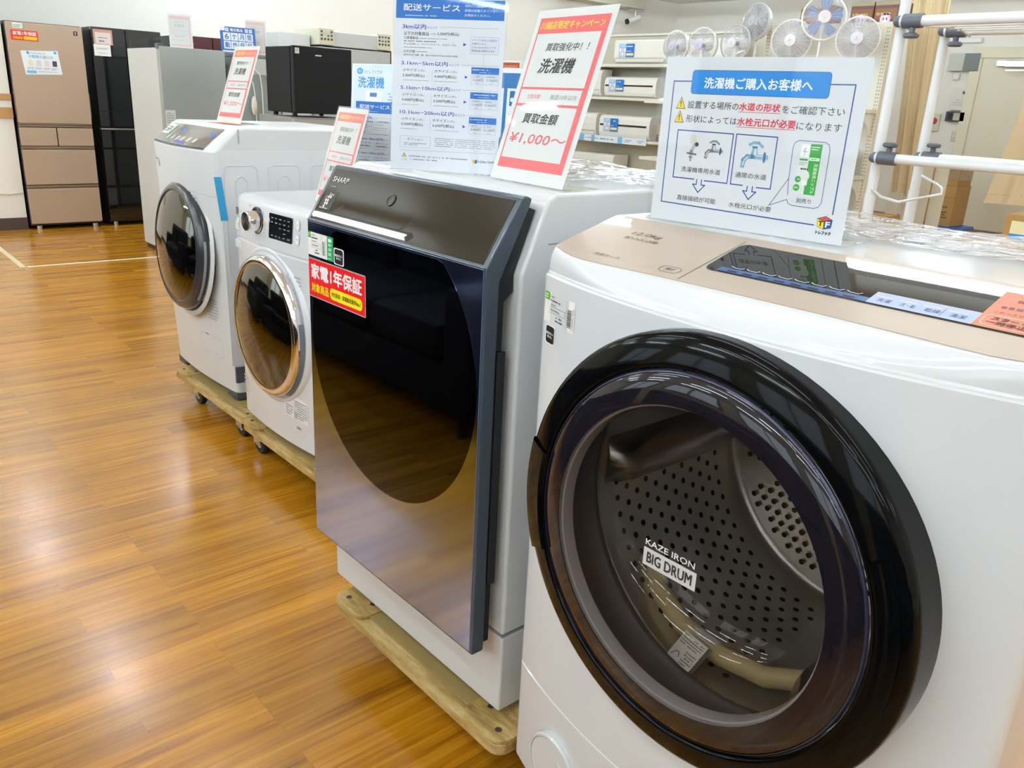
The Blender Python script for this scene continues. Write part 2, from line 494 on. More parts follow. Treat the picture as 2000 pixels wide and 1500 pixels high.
# ------------------------------------------------------------------ white tape lines on the floor
TAPE = mat('white_tape', 'EDE6D0', 0.5)
b = B(); b.box(-6.755, -6.72, 1.27, 3.6, 0, 0.0012)
tag(b.build('floor_tape', TAPE, smooth=0), 'white tape line on the wood floor running past the first washer toward the grey fridge', 'floor tape')
b = B(); b.prism([(-6.73, 1.225), (-6.73, 1.262), (-8.44, 1.285), (-8.44, 1.25)], 'z', 0.0001, 0.0013)
tag(b.build('floor_tape', mat('yellowed_tape', 'D9CFA4', 0.5), smooth=0), 'yellowed tape strip on the floor leading toward the wood-trimmed wall', 'floor tape')


# ------------------------------------------------------------------ dollies
def dolly(name_label, x0, x1, y0, y1, zt=0.13, ci=.11, cy_=.06):
    cx, cy = (x0+x1)/2, (y0+y1)/2
    t = thing('wooden_dolly', name_label, 'dolly', (cx, cy, 0), group='dollies under the washers')
    w, h = (x1-x0)/2, (y1-y0)/2
    def rr(a, b_, c, d_, r, n=5, cs=(1, 1, 1, 1)):
        P = []
        for (px, py, an), on in zip(((b_-r, c+r, -90), (b_-r, d_-r, 0), (a+r, d_-r, 90), (a+r, c+r, 180)), cs):
            if on:
                for i in range(n+1): P.append((px+r*math.cos(R(an+90*i/n)), py+r*math.sin(R(an+90*i/n))))
            else: P.append((px+(r if an in (-90, 0) else -r), py+(r if an in (0, 90) else -r)))
        return P
    # front and back rails, end boards on top
    for s in (-1, 1):
        b = B(); y = s*(h-.055)
        b.prism(rr(-w, w, y-.055, y+.055, .03), 'z', zt-.030, zt-.006, .003); b.build('rail', PLY, t)
    for s in (-1, 1):
        b = B(); x = s*(w-.065)
        b.prism(rr(x-.065, x+.065, -h, h, .035), 'z', zt-.006, zt+.003, .002)
        b.build('end_board', PLY, t)
        for yy in (-h+.03, -h+.06, h-.03, h-.06):
            b = B()
            b.lathe([(.0075, 0), (.0065, .0012), (.003, .0006)], (x+s*(.03 if abs(yy) > h-.05 else -.03), yy, zt+.003), (0, 0, 1), 10, False, True)
            b.build('screw', mat('rusty_screw', '5A4038', 0.5, metal=.4), t)
    b = B(); b.box(-w+.03, w-.03, -h+.03, h-.03, zt-.006, zt+.0, .001); b.build('carpet_top', mat('dolly_deck', '9C8450', 0.85, noise=.1), t)
    for sx in (-1, 1):
        for sy in (-1, 1):
            px, py = sx*(w-ci), sy*(h-cy_)
            b = B(); b.box(px-.028, px+.028, py-.03, py+.03, zt-.034, zt-.030)
            for q in (-1, 1): b.box(px-.016+q*.0-.02, px+.016, py+q*.019-.0015, py+q*.019+.0015, .04, zt-.034)
            c = b.build('caster_fork', STEEL, t)
            b = B(); b.lathe([(.020, -.0125), (.040, -.0125), (.043, -.009), (.043, .009), (.040, .0125), (.020, .0125)], (px-.008, py, .0432), (0, 1, 0), 24)
            b.build('wheel', RUBBER, c)
            b = B(); b.cyl((px-.008, py-.0225, .0432), (px-.008, py+.0225, .0432), .007, n=10); b.cyl((px-.008, py-.013, .0432), (px-.008, py+.013, .0432), .021, n=16)
            b.build('axle', mat('zinc', 'B9B6B0', 0.35, metal=.7), c)
    return t


dolly('worn wooden dolly on casters under the tall white washer with blue tape', -3.52, -2.805, 1.17, 1.80, ci=.14)
dolly('worn wooden dolly on casters under the white chrome-ringed washer', -2.80, -2.13, 1.155, 1.75, ci=.052)
dolly('worn wooden dolly with screwed end boards under the navy glass-front washer', -1.585, -.945, .855, 1.48, cy_=.15)
dolly('wooden dolly under the big washer with the black porthole ring', -.86, -.22, .87, 1.40)


def feet(t, x0, x1, y0, y1, z0, z1, r=.022):
    for x in (x0, x1):
        for y in (y0, y1):
            b = B(); b.cyl((x, y, z0), (x, y, z1), r, r*.85, 14); b.build('foot', RUBBER, t, off=t.location)


ZD = 0.1350   # top of the dolly end boards

# ------------------------------------------------------------------ washer with navy glass door
S = thing('washing_machine', 'white drum washer with a full-height navy glass door and red warranty sticker', 'washing machine', (-1.3185, 1.2, ZD))
b = B(); b.prism([(.90, .329), (.90, 1.03), (.942, 1.128), (.952, 1.150), (.972, 1.16), (1.545, 1.16), (1.545, .329)], 'x', -1.637, -1.0, .007, 3)
b.build('body', WHITE, S, S.location)
b = B(); b.box(-1.636, -1.001, .901, 1.544, .325, .330); b.box(-1.0005, -.9995, .957, 1.544, 1.0765, 1.0785); b.build('body_seam', SEAM, S, S.location)
b = B(); b.box(-1.637, -1.0, .90, 1.545, .152, .326, .006, 3); b.build('base_cover', WHITE, S, S.location)
b = B(); b.box(-1.53, -1.508, .893, .905, .26, .30, .003); b.build('drain_clip', mat('clip_grey', '9CA3A8', .4), S, S.location)
feet(S, -1.57, -1.06, .95, 1.45, ZD, .154)
door = B().prism([(.836, .308), (.836, 1.045), (.905, 1.1535), (.914, 1.157), (.927, 1.153), (.924, 1.143), (.8645, 1.02), (.8645, .308)], 'x', -1.614, -1.012, .0035, 2).build('door', SLATE, S, S.location)
B().prism([(.864, .322), (.864, 1.018), (.922, 1.139), (.940, 1.133), (.899, 1.03), (.8995, 1.0), (.880, .985), (.880, .322)], 'x', -1.606, -1.017, .002).build('door_liner', BLACKP, S, S.location)
b = B(); b.box(-1.0165, -1.0105, .866, .884, .45, .90, .002); b.build('latch_strip', mat('latch_black', '1A1C20', .4), S, S.location)
B().box(-1.609, -1.0185, .8345, .8366, .314, 1.0425, .0008).build('door_glass', NAVYGLASS, door, S.location)
pts = []
for i in range(80):
    a = 2*math.pi*i/80; z = .815+.288*math.sin(a)
    pts.append((-1.312+.2875*math.cos(a), min(z, 1.038)))
B().prism(pts, 'y', .83425, .8346).build('door_window', NAVYWIN, door, S.location)
un = Vector((0, .0690, .1085)).normalized()
def pl_fn(O, r, u):
    O = Vector(O); r = Vector(r); u = Vector(u); n = r.cross(u)
    return lambda a, c, h: O + r*a + u*c + n*h
def front(x, y, z): return pl_fn((x, y, z), (1, 0, 0), (0, 0, 1))
PT = lambda t, h: (.836+.069*t-.8437*h, 1.045+.1085*t+.5366*h)
b = B(); q = [PT(.035, .0012), PT(.955, .0012), PT(.955, -.001), PT(.035, -.001)]
b.prism(q, 'x', -1.601, -1.0245, .0004); b.build('control_panel', OLIVEGL, door, S.location)
b = B(); b.box(-1.61, -1.016, .8338, .8362, 1.0432, 1.0462, .0008); b.build('panel_trim', mat('trim_silver', '8A96A0', .2, metal=.8), door, S.location)
PO = (-1.601,) + PT(.035, .0014)
s = Sheet(pl_fn(PO, (1, 0, 0), un))
s.text('SHARP', .012, .088, .074, .100, 'D8D8CE', bold=.02); s.micro(.018, .074, .046, .080, '8E8C80', 1)
s.rect(.010, .024, .058, .066, '14130F', 1); s.text('Ion', .030, .056, .046, .063, 'D8D6CE')
for i, (uu, vv) in enumerate(((.022, .052), (.030, .053), (.038, .053), (.025, .045), (.033, .045), (.027, .038), (.035, .038), (.028, .031))):
    s.disc(uu, vv, .0034, 'B04A40' if i == 0 else 'DCD8CC', 2, 14)
s.micro(.014, .025, .052, .029, 'D8D6CE', 1)
s.build('panel_lettering', S, S.location)
b = B(); b.lathe([(.0125, 0), (.0125, .002), (.0095, .003), (.009, .0015), (0.0005, .0015)], Vector((-1.353,) + PT(.035, .0012)) + un*.074, (0, -.843, .537), 28)
b.build('power_button', mat('button_olive', '3A382E', .25), S, S.location)


def price_tag(par, fn, w, h, green=False, name='price_label'):
    s = Sheet(fn)
    s.rect(0, 0, w, h, 'EFEDE6', 0); k = w/(1.35 if green else 1)
    s.rect(0, h*.74, k*.16, h, '5FA827', 1); s.micro(k*.02, h*.78, k*.14, h*.96, 'E8F4DC', 2)
    s.micro(k*.2, h*.86, k*.42, h*.93, '555555', 1); s.micro(k*.2, h*.72, k*.62, h*.82, '444444', 1); s.micro(k*.2, h*.6, k*.5, h*.67, '666666', 1)
    s.line([(k*.2, h*.36), (k*.7, h*.36), (k*.7, h*.56), (k*.2, h*.56), (k*.2, h*.36)], k*.006, '777777', 1)
    s.micro(k*.22, h*.42, k*.66, h*.5, '777777', 1)
    s.micro(k*.42, h*.22, k*.64, h*.32, '333333', 1); s.micro(k*.36, h*.1, k*.7, h*.2, '333333', 1)
    s.line([(k*.74, h*.05), (k*.74, h*.95)], k*.006, '777777', 1)
    y = h*.14
    while y < h*.72: t = random.uniform(.008, .03)*h; s.rect(k*.78, y, k*.9, y+t, '3A3A3A', 1); y += t + random.uniform(.008, .02)*h
    s.micro(k*.93, h*.1, k*.98, h*.8, '888888', 14)
    if green:
        s.rect(k*1.03, 0, w, h, '22A862', 1)
        for i, ch in enumerate('1年保証'): s.text(ch, k*1.1, h*(.78-.19*i), k*1.27, h*(.92-.19*i), 'E9F7EE', bold=.02)
        s.micro(k*1.08, h*.06, k*1.3, h*.13, 'DDEFE2', 1)
    s.build(name, par, par.location)


def notice(par, fn, w, h):
    s = Sheet(fn); s.rrect(0, 0, w, h, w*.12, 'F2F2F0', 0); s.rrect(w*.08, h*.06, w*.92, h*.94, w*.14, '17181A', 1)
    s.text('輸送用ボルト', w*.12, h*.5, w*.88, h*.64, 'F0F0F0', bold=.03); s.text('取り外し', w*.25, h*.32, w*.75, h*.46, 'F0F0F0', bold=.03)
    s.build('notice_sticker', par, par.location)


price_tag(S, front(-1.607, .8336, .972), .106, .049, True)
notice(S, front(-1.499, .8336, .969), .040, .034)
s = Sheet(front(-1.608, .8336, .882))
s.rrect(0, 0, .231, .084, .002, 'B9A8A8', 0); s.rect(.0022, .0022, .2288, .0818, 'E8101C', 1)
s.text('家電1年保証', .012, .041, .218, .074, 'F6EDEB', bold=.035)
s.text('対象商品', .012, .012, .086, .032, 'F3D81F', bold=.035)
s.rrect(.091, .010, .219, .034, .010, 'F5E11F', 2); s.text('中古家具・家電販売業界No.1', .098, .017, .212, .027, '5A4A10', 3, bold=.012)
s.build('warranty_sticker', S, S.location)

# ------------------------------------------------------------------ big washer with black porthole ring (nearest)
HX = -.54
H = thing('washing_machine', 'big white drum washer with wide black porthole ring and champagne top panel', 'washing machine', (HX, 1.12, ZD))
def yfr(t): return .802 + .052*abs(t)**2.2
def lidz(y): return 1.092 + .297*(min(y, 1.0)-.845)
L = []
for i in range(15):
    t = i/14; L.append((-t*.350, yfr(t)))
for i in range(1, 7):
    a = R(90*i/6); L.append((-.350-.017*math.sin(a), .854+.017*(1-math.cos(a))+.005*math.sin(a)))
for y in (.93, .96, .99, 1.0, 1.05, 1.2, 1.38): L.append((-.367, y))
for i in range(1, 6):
    a = R(90*i/5); L.append((-.367+.03*(1-math.cos(a)), 1.38+.03*math.sin(a)))
L.append((0, 1.41))
def off_ring(d, aniso=0.0):
    P = []
    for i, (x, y) in enumerate(L):
        a = L[i-1] if i > 0 else (-L[1][0], L[1][1]); c = L[i+1] if i < len(L)-1 else (-L[i-1][0], L[i-1][1])
        tx, ty = c[0]-a[0], c[1]-a[1]; q = math.hypot(tx, ty) or 1
        nx, ny = ty/q, -tx/q          # inward normal (front: +y)
        k = d*(1+aniso*max(0, ny)**2)
        if i <= 14:      # the front shoulder is deep in the middle, thin at the corners
            t = i/14; fr_ = aniso/2.2; D = .8445+.020*max(0, (t-.75)/.25)**2-yfr(t)
            P.append((x*(1-.012*t*d/.0145), y + d*(1-fr_) + D*(d/.0145)*fr_)); continue
        xx = x + nx*d if i not in (0, len(L)-1) else 0
        P.append((xx, y + ny*d))
    P[-1] = (0, L[-1][1]-d)
    return P
# check inward direction once (x of the left side must grow)
def ring3(d, z, an=0.0, f=None):
    P = off_ring(d, an); full = P + [(-x, y) for x, y in P[-2:0:-1]]
    return [Vector((HX+x, y, (z if f is None else z+(lidz(y)-z)*f))) for x, y in full]
b = B()
b.rings([ring3(.012, .144), ring3(.0, .158), ring3(0, .3575), ring3(.0018, .3590), ring3(.0018, .3605), ring3(0, .362), ring3(0, .6), ring3(0, .9), ring3(0, 1.056),
         ring3(.003, 1.0585), ring3(.003, 1.0605), ring3(.0045, 1.063)])
tmp = b.build('body', WHITE, None, smooth=0)
cb = B().cyl((-.535, .6, .766), (-.535, 1.31, .766), .268, n=72); cob = cb.build('cutter', BLACKP, None, smooth=0)
md = tmp.modifiers.new('b', 'BOOLEAN'); md.object = cob; md.operation = 'DIFFERENCE'; md.solver = 'EXACT'
dg = bpy.context.evaluated_depsgraph_get()
me = bpy.data.meshes.new_from_object(tmp.evaluated_get(dg)); me.name = 'body'
bpy.data.objects.remove(tmp); bpy.data.objects.remove(cob)
for v in me.vertices: v.co -= H.location
me.polygons.foreach_set('use_smooth', [True]*len(me.polygons)); me.set_sharp_from_angle(angle=R(35))
o = bpy.data.objects.new('body', me); COL.objects.link(o); o.parent = H
if not me.materials: me.materials.append(WHITE)
b = B(); AN = 2.2
b.rings([ring3(.0045, 1.063), ring3(.0045, 1.063, AN*.2, .15), ring3(.005, 1.063, AN*.4, .4), ring3(.007, 1.063, AN*.8, .68), ring3(.010, 1.063, AN, .88), ring3(.0125, 1.063, AN, .98), ring3(.0145, 1.063, AN, 1.0)], True, False)
P = off_ring(.0145, AN)
for (x0, y0), (x1, y1) in zip(P, P[1:]):
    q = [(HX+x0, y0, lidz(y0)), (HX+x1, y1, lidz(y1)), (HX-x1, y1, lidz(y1)), (HX-x0, y0, lidz(y0))]
    if abs(x0) < 1e-6: q = q[:3]
    if abs(x1) < 1e-6: q = [q[0], q[1], q[3]]
    b.poly(q)
b.build('top_cover', WHITE, H, H.location, smooth=40)
# champagne panel laid on the sloping front of the top
P = [p for p in off_ring(.0165, AN) if p[1] < .972]
P += [(-.343, .978), (-.338, .992), (-.325, .9985)]
def lidp(pl_, h0, h1, name, M, par, r=0.0):
    b = B(); n = Vector((0, -.285, .959)); k = len(pl_)
    lo = [Vector((x, y, lidz(y))) + n*h0 for x, y in pl_]; hi = [Vector((x, y, lidz(y))) + n*h1 for x, y in pl_]
    b.rings([lo, hi], True, True); return b.build(name, M, par, H.location, smooth=30)
full = [(HX+x, y) for x, y in P] + [(HX-x, y) for x, y in P[:0:-1]]
panel = lidp(full, -.001, .0012, 'top_panel', CHAMP, H)
def rrp(x0, x1, y0, y1, r, n=4):
    Q = []
    for cx, cy, a in ((x1-r, y0+r, -90), (x1-r, y1-r, 0), (x0+r, y1-r, 90), (x0+r, y0+r, 180)):
        for i in range(n+1): Q.append((cx+r*math.cos(R(a+90*i/n)), cy+r*math.sin(R(a+90*i/n))))
    return Q
lidp(rrp(-.640, -.235, .892, .978, .012), .0011, .0017, 'display', mat('display_smoke', '24211C', .012, spec=.5), H)
vv = Vector((0, .959, .285))
s = Sheet(pl_fn((-.905, .845, 1.0922), (1, 0, 0), vv)); s.dz = .00022
U = lambda x: x+.905
V_ = lambda y: (y-.845)/.959
LY = 9
s0 = s; s1 = Sheet(s.fn); s1.dz = s.dz; s2 = Sheet(s.fn); s2.dz = s.dz
s.rect(U(-.42), V_(.8945), U(-.308), V_(.922), 'A9B4D6', LY); s.rect(U(-.62), V_(.8945), U(-.42), V_(.905), '3E5A88', LY)
s1.poly([(U(-.308), V_(.8945)), (U(-.247), V_(.8945)), (U(-.237), V_(.905)), (U(-.237), V_(.978)), (U(-.308), V_(.978))], 'C9795C', LY)
for i, t in enumerate(('洗濯', '洗・乾', '乾燥', '清潔')):
    x = -.412+.0265*i; s.text(t, U(x), V_(.9005), U(x+.016), V_(.9085), '2A3350', LY+1); s.line([(U(x-.004), V_(.912)), (U(x+.014), V_(.9125))], .0011, 'E6E9F2', LY+1)
s.line([(U(-.341), V_(.898)), (U(-.341), V_(.915))], .0006, '4A557A', LY+1)
s1.text('スタート', U(-.296), V_(.912), U(-.262), V_(.9185), '5A1E1A', LY+2, bold=.02); s1.text('一時停止', U(-.298), V_(.9025), U(-.260), V_(.910), '5A1E1A', LY+2, bold=.02)
for q in ((.0012, 'E9CDBE'),):
    P2 = rrp(U(-.303), U(-.253), V_(.899), V_(.922), .007); s1.line(P2+[P2[0]], q[0], q[1], LY+1)
s1.text('これっきりボタン', U(-.300), V_(.927), U(-.254), V_(.932), '7A3A2C', LY+1)
s1.micro(U(-.298), V_(.937), U(-.262), V_(.948), '7A3A2C', 1, LY+1); s1.text('電源', U(-.29), V_(.956), U(-.262), V_(.963), '6A2A20', LY+1)
for i in range(8):
    x = -.608+.0225*i
    s.line([(U(x), V_(.911)), (U(x+.004), V_(.9085)), (U(x+.015), V_(.9075)), (U(x+.018), V_(.911))], .0013, 'B8BCC4', LY+1)
    s.rect(U(x+.002), V_(.896), U(x+.016), V_(.9), '1A1A1E', LY+1)
s2.line([(U(-.648), V_(.852)), (U(-.642), V_(.985))], .0011, '6A5A4C', 7)
s2.text('12.0kg', U(-.812), V_(.943), U(-.757), V_(.955), '5A4A3C', 7, shear=.3); s2.text('BD-NX120B', U(-.812), V_(.930), U(-.752), V_(.937), '6A5A4C', 7, shear=.3)
s2.text('洗剤ケース', U(-.812), V_(.866), U(-.764), V_(.874), '4A3A30', 7)
P2 = rrp(U(-.692), U(-.660), V_(.863), V_(.879), .0072); s2.line(P2+[P2[0]], .0009, '6A5A4C', 7); s2.text('押す', U(-.684), V_(.8665), U(-.668), V_(.8755), '4A3A30', 7)
s.build('key_strip', H, H.location); s1.build('start_key', H, H.location); s2.build('panel_lettering', H, H.location)
# rear vents on the flat of the top
b = B()
for i in range(2): b.box(HX-.28+.30*i, HX-.02+.30*i, 1.30, 1.34, 1.137, 1.1392)
b.build('rear_vent', mat('vent_beige', 'C9AFA0', .5), H, H.location)
feet(H, HX-.29, HX+.29, .92, 1.34, ZD, .146)
# porthole
YD = .79; OC = (-.535, YD, .766)
ring = B().lathe([(.266, -.08), (.2895, -.075), (.2905, .000), (.2898, .007), (.287, .0115), (.281, .0150), (.267, .0195), (.2525, .0235), (.2485, .0225), (.2460, .018), (.2450, .004), (.244, -.02)], OC, n=96).build('door_ring', BLACKGLOSS, H, H.location, smooth=50)
b = B(); b.lathe([(.2765, .0165), (.277, .021), (.273, .0240), (.260, .0270), (.2545, .0255), (.2535, .0225)], OC, n=24, a0=R(-30), a1=R(26)); hd = b.build('door_handle', BLACKGLOSS, ring, (0, 0, 0)); 
for v in hd.data.vertices: v.co -= H.location
b = B(); b.lathe([(.2898, .005), (.2912, .012), (.285, .0185), (.2525, .0270), (.2485, .0235)], OC, n=14, a0=R(166), a1=R(201)); hd = b.build('hinge_cover', BLACKGLOSS, ring)
for v in hd.data.vertices: v.co -= H.location
pane = B().lathe([(.2435, .018), (.238, .0245), (.222, .029), (.203, .0315)], OC, n=96).build('door_pane', mat('smoked_pane', '17141A', .04, spec=.42), ring, H.location, smooth=60)
B().lathe([(.2448, .0185), (.2435, .0212), (.2415, .0218)], OC, n=96).build('pane_edge', mat('pane_edge_violet', '34364A', .15, metal=.3), ring, H.location, smooth=60)
B().lathe([(.203, .0315), (.15, .0350), (.08, .0372), (.0005, .038)], OC, n=72).build('door_window', clear('porthole_outer', 'E2DEDC', ior=1.36, gloss=.6), ring, H.location, smooth=60)
B().lathe([(.203, .029), (.200, .010), (.196, -.02), (.186, -.055), (.165, -.085), (.12, -.105), (.06, -.112), (.0005, -.114)], OC, n=72).build('glass_bowl', clear('porthole_bowl', 'F0EFEE', ior=1.5, gloss=.8), ring, H.location, smooth=60)
B().lathe([(.207, .027), (.200, .025), (.198, .008), (.203, .002), (.210, .004)], OC, n=72).build('bowl_rim', mat('bowl_rim', 'A4A0A2', .12, coat=.6), ring, H.location, smooth=60)
s = Sheet(pl_fn((-.5745, .7506, .7525), (1, 0, 0), (0, 0, 1)), .952)
s.text('KAZE IRON', .002, .030, .082, .039, 'E4E2E0', bold=.02); s.rect(.0, .0, .086, .026, 'CFCCCA', 1); s.text('BIG DRUM', .006, .005, .080, .021, '3A3634', 2, bold=.03)
s.build('door_lettering', H, H.location)
B().lathe([(.243, -.02), (.262, -.05), (.262, -.075), (.247, -.085), (.247, -.095), (.258, -.105), (.266, -.108)], OC, n=60).build('door_gasket', mat('gasket_grey', '57565A', .45), H, H.location, smooth=60)
b = B().lathe([(.262, -.110), (.2655, -.118), (.2655, -.46), (.25, -.478), (.20, -.472), (.13, -.478), (.0005, -.480)], OC, n=72)
b.mi = 1; c0 = Vector(OC); hr = .0052
def hole(c, n):
    e1 = n.orthogonal().normalized(); e2 = n.cross(e1)
    b.poly([c+(e1*math.cos(2*math.pi*k/9)+e2*math.sin(2*math.pi*k/9))*hr for k in range(9)])
for k in range(60):
    for j in range(14):
        a = 2*math.pi*(k+.5*(j % 2))/60
        if (math.degrees(a)+360-30) % 120 < 34 or j in (0, 13): continue
        e = Vector((math.cos(a), 0, math.sin(a))); hole(c0+e*.2648+Vector((0, .135+.024*j, 0)), e)
for i in range(-12, 13):
    for j in range(-12, 13):
        x = .0205*(i+.5*(j % 2)); z = .0178*j; r_ = math.hypot(x, z)
        if r_ < .125 or r_ > .236 or (math.degrees(math.atan2(z, x))+360-18) % 60 < 12: continue
        hole(c0+Vector((x, .4695 if r_ > .19 else .4705, z)), Vector((0, -1, 0)))
drum = b.build('drum', [mat('drum_steel', (.60, .585, .55, 1), .30, metal=.85, bump=.15, bscale=30), mat('hole_dark', '0C0B0A', .8)], H, H.location, smooth=60, fix=False)
for k in range(3):
    a = R(60+120*k); e = Vector((math.cos(a), 0, math.sin(a))); w = Vector((-math.sin(a), 0, math.cos(a))); c0 = Vector(OC)
    b = B(); rs = []
    for y in (-.13, -.16, -.40, -.44):
        hgt = .012 if y in (-.13, -.44) else .058
        p = c0 + Vector((0, -y, 0))
        rs.append([p+e*.265-w*.045, p+e*(.265-hgt*.7)-w*.022, p+e*(.265-hgt), p+e*(.265-hgt*.7)+w*.022, p+e*.265+w*.045])
    b.rings(rs, closed=False); b.build('drum_lifter', STEEL, drum, H.location, smooth=60)
b = B(); b.lathe([(.12, -.474), (.115, -.462), (.07, -.455), (.0005, -.452)], OC, n=40); b.build('drum_hub', STEEL, drum, H.location, smooth=50)
b = B(); b.tube([(-.735, .99, .60), (-.70, .965, .566), (-.64, .955, .538), (-.565, .95, .527), (-.49, .955, .533), (-.43, .97, .556), (-.385, 1.0, .585)], .0155, 12)
hz = b.build('drain_hose', mat('hose_cream', 'CDBB88', .5), None, (-.56, .96, .53)); hz.location = (-.56, .96, .53)
tag(hz, 'cream drain hose lying in the bottom of the washer drum behind the black-ringed porthole', 'hose')
s = Sheet(lambda u, v, h: Vector((-.6226, .893, .5185))+Vector((.0511, 0, -.0095))*u+Vector((.0106, .032, .0375))*v+Vector((0, -.76, .65))*(h+.01*math.sin(2.5*u)))
P2 = [(i/8, 0) for i in range(9)]+[(1-i/8, 1) for i in range(9)]
s.raw([(i/8, v) for i in range(9) for v in (0, 1)], [[2*i, 2*i+2, 2*i+3, 2*i+1] for i in range(8)], 'F2F0E8', 0); s.rect(.9, 0, 1, 1, '5A504C', 1); s.micro(.06, .62, .85, .95, '8A8680', 4); s.micro(.5, .1, .85, .55, '8A8680', 5)
s.line([(.12, .2), (.22, .36), (.34, .36), (.4, .24)], .03, '7A767A', 1)
tg = s.build('hose_tag', hz, hz.location)

b = B(); b.lathe([(.0160, -.022), (.0163, 0), (.0160, .022)], (-.595, .953, .531), (1, -.05, -.13), 14); b.build('tag_band', mat('band_white', 'D6D6D2', .5), hz, hz.location)
def hfront(x0, z0):
    def fn(u, v, h):
        x = -abs(x0+u-HX); y = .87
        for (xa, ya), (xb, yb) in zip(L, L[1:21]):
            if xb <= x <= xa: y = ya+(yb-ya)*((x-xa)/((xb-xa) or 1)); break
        return (x0+u, y-.0007-h, z0+v)
    return fn
price_tag(H, hfront(-.891, .987), .088, .046)
notice(H, hfront(-.884, .954), .030, .030)
b = B(); b.lathe([(.062, -.004), (.062, .006), (.059, .0085), (.0565, .0085), (.0560, .0055), (.0545, .0052), (.0540, .008), (.0005, .0085)], (-.762, .8185, .243), (-.115, -1, 0), 48); b.build('filter_cap', WHITE, H, H.location)
b = B(); b.ball((-.742, .8095, .265), .008, 1, .4, 1); b.build('cap_grip', WHITE, H, H.location)

# ------------------------------------------------------------------ lofted washer bodies (W1, W2)
def loft_body(x0, x1, prof, bulge, z_grooves=(), rc=.02):
    """prof: (y, z, bulge weight) polygon in the y-z plane, swept in x; rounded at the ends"""
    b = B(); cx, hw = (x0+x1)/2, (x1-x0)/2; rs = []
    xs = [(-1, rc, .0), (-1, rc*.45, .1*rc), (-1, rc*.12, .4*rc), (-1, 0, rc)]
    st = [(-hw, rc), (-hw+.12*rc, rc*.55), (-hw+.4*rc, rc*.2), (-hw+rc, 0)]
    n = 16
    st += [(-hw+rc+(2*hw-2*rc)*i/n, 0) for i in range(1, n)]
    st += [(hw-rc, 0), (hw-.4*rc, rc*.2), (hw-.12*rc, rc*.55), (hw, rc)]
    for x, d in st:
        t = x/hw; k = bulge*(1-t*t)
        rs.append([Vector((cx+x, y - k*w + d*w2, z - d*wz)) for y, z, w, w2, wz in prof])
    b.rings(rs); return b


# tall white washer with the blue tape
A = thing('washing_machine', 'tall white drum washer with dark porthole and blue tape on its side', 'washing machine', (-3.2975, 1.5, ZD))
AX0, AX1 = -3.612, -2.985
prof = [(1.228, .165, .5, 1, 0), (1.224, .272, .6, 1, 0), (1.227, .2735, .6, 1, 0), (1.227, .2755, .6, 1, 0), (1.223, .277, .6, 1, 0), (1.200, .9155, 1, 1, 0), (1.203, .917, 1, 1, 0), (1.203, .919, 1, 1, 0), (1.2, .9205, 1, 1, 0), (1.195, 1.072, 1, 1, 0), (1.199, 1.083, .95, 1, 0),
        (1.272, 1.152, .1, .6, .3), (1.288, 1.163, 0, .4, .6), (1.30, 1.165, 0, .2, .6), (1.83, 1.165, 0, 0, .6), (1.845, 1.155, 0, 0, 0), (1.845, .165, 0, 0, 0)]
loft_body(AX0, AX1, prof, .034).build('body', WHITE2, A, A.location)
b = B(); b.box(AX0+.04, AX1-.03, 1.25, 1.80, ZD, .168); b.build('base', mat('base_brown', '6A5E5C', .6), A, A.location)
for x in (AX1-.05, AX0+.05):
    b = B(); b.box(x-.045, x+.045, 1.225, 1.32, ZD, .166, .004); b.box(x-.03, x+.03, 1.222, 1.23, ZD+.005, .15); b.build('foot', GREYP, A, A.location)
b = B(); b.box(AX1-.012, AX1+.0016, 1.226, 1.31, .207, .272, .001); b.build('side_grip', GREYP, A, A.location)
# sloping smoked control panel
def slope_fn(x0, x1, lift=0.0):
    def fn(u, v, h):
        x = u; t = (x-(AX0+AX1)/2)/((AX1-AX0)/2); k = .034*(1-t*t)
        y = 1.199 - k*.95 + (.073+k*.85)*v; z = 1.083+.069*v
        return (x, y-.7*(h+lift), z+.72*(h+lift))
    return fn
s = Sheet(slope_fn(0, 0, .0012)); PAN = mat('smoked_grey_panel', '6B6760', .08, spec=.7, coat=.6)
NX = 20; X0, X1 = AX0+.02, AX1-.075
pts = []; fc = []
for i in range(NX+1):
    x = X0+(X1-X0)*i/NX
    for v in (0.02, .35, .7, 1.0): pts.append((x, v))
for i in range(NX):
    for j in range(3): fc.append([i*4+j, i*4+4+j, i*4+5+j, i*4+1+j])
s.raw(pts, fc, PAN, 0)
pe = []
for i in range(NX+1):
    x = X0+(X1-X0)*i/NX; pe += [(x, -.03), (x, .05)]
s.raw(pe, [[2*i, 2*i+2, 2*i+3, 2*i+1] for i in range(NX)], '1C1A1C', 2)
s.poly([(X0+.22, .55), (X1-.03, .50), (X1-.02, .78), (X0+.20, .80)], '2A66B4', 2); s.poly([(X0+.25, .10), (X0+.36, .08), (X0+.36, .2), (X0+.26, .24)], '4A4E9A', 2)
for i in range(6): s.disc(X0+.14+.055*i, .32, .009, 'D6D4CC', 2, 12, .12)
s.rect(X0+.005, .42, X0+.105, .92, 'E6E8E2', 3); s.rect(X0+.075, .42, X0+.105, .92, '9CC4A4', 4); s.micro(X0+.012, .5, X0+.07, .85, '8A8E88', 3, 4)
s.build('control_panel', A, A.location)
def afront(z):    # front surface y of the upper / lower cover at mid bulge
    return 1.228 + (1.2-1.228)*(z-.165)/.75 if z < .92 else 1.198
def a_fn(x0, z0):
    def fn(u, v, h):
        x = x0+u; z = z0+v; t = (x-(AX0+AX1)/2)/((AX1-AX0)/2)
        w = .6+.4*min(1, (z-.27)/.64) if z < .92 else 1
        return (x, afront(z)-.034*w*(1-t*t)-.002-h, z)
    return fn
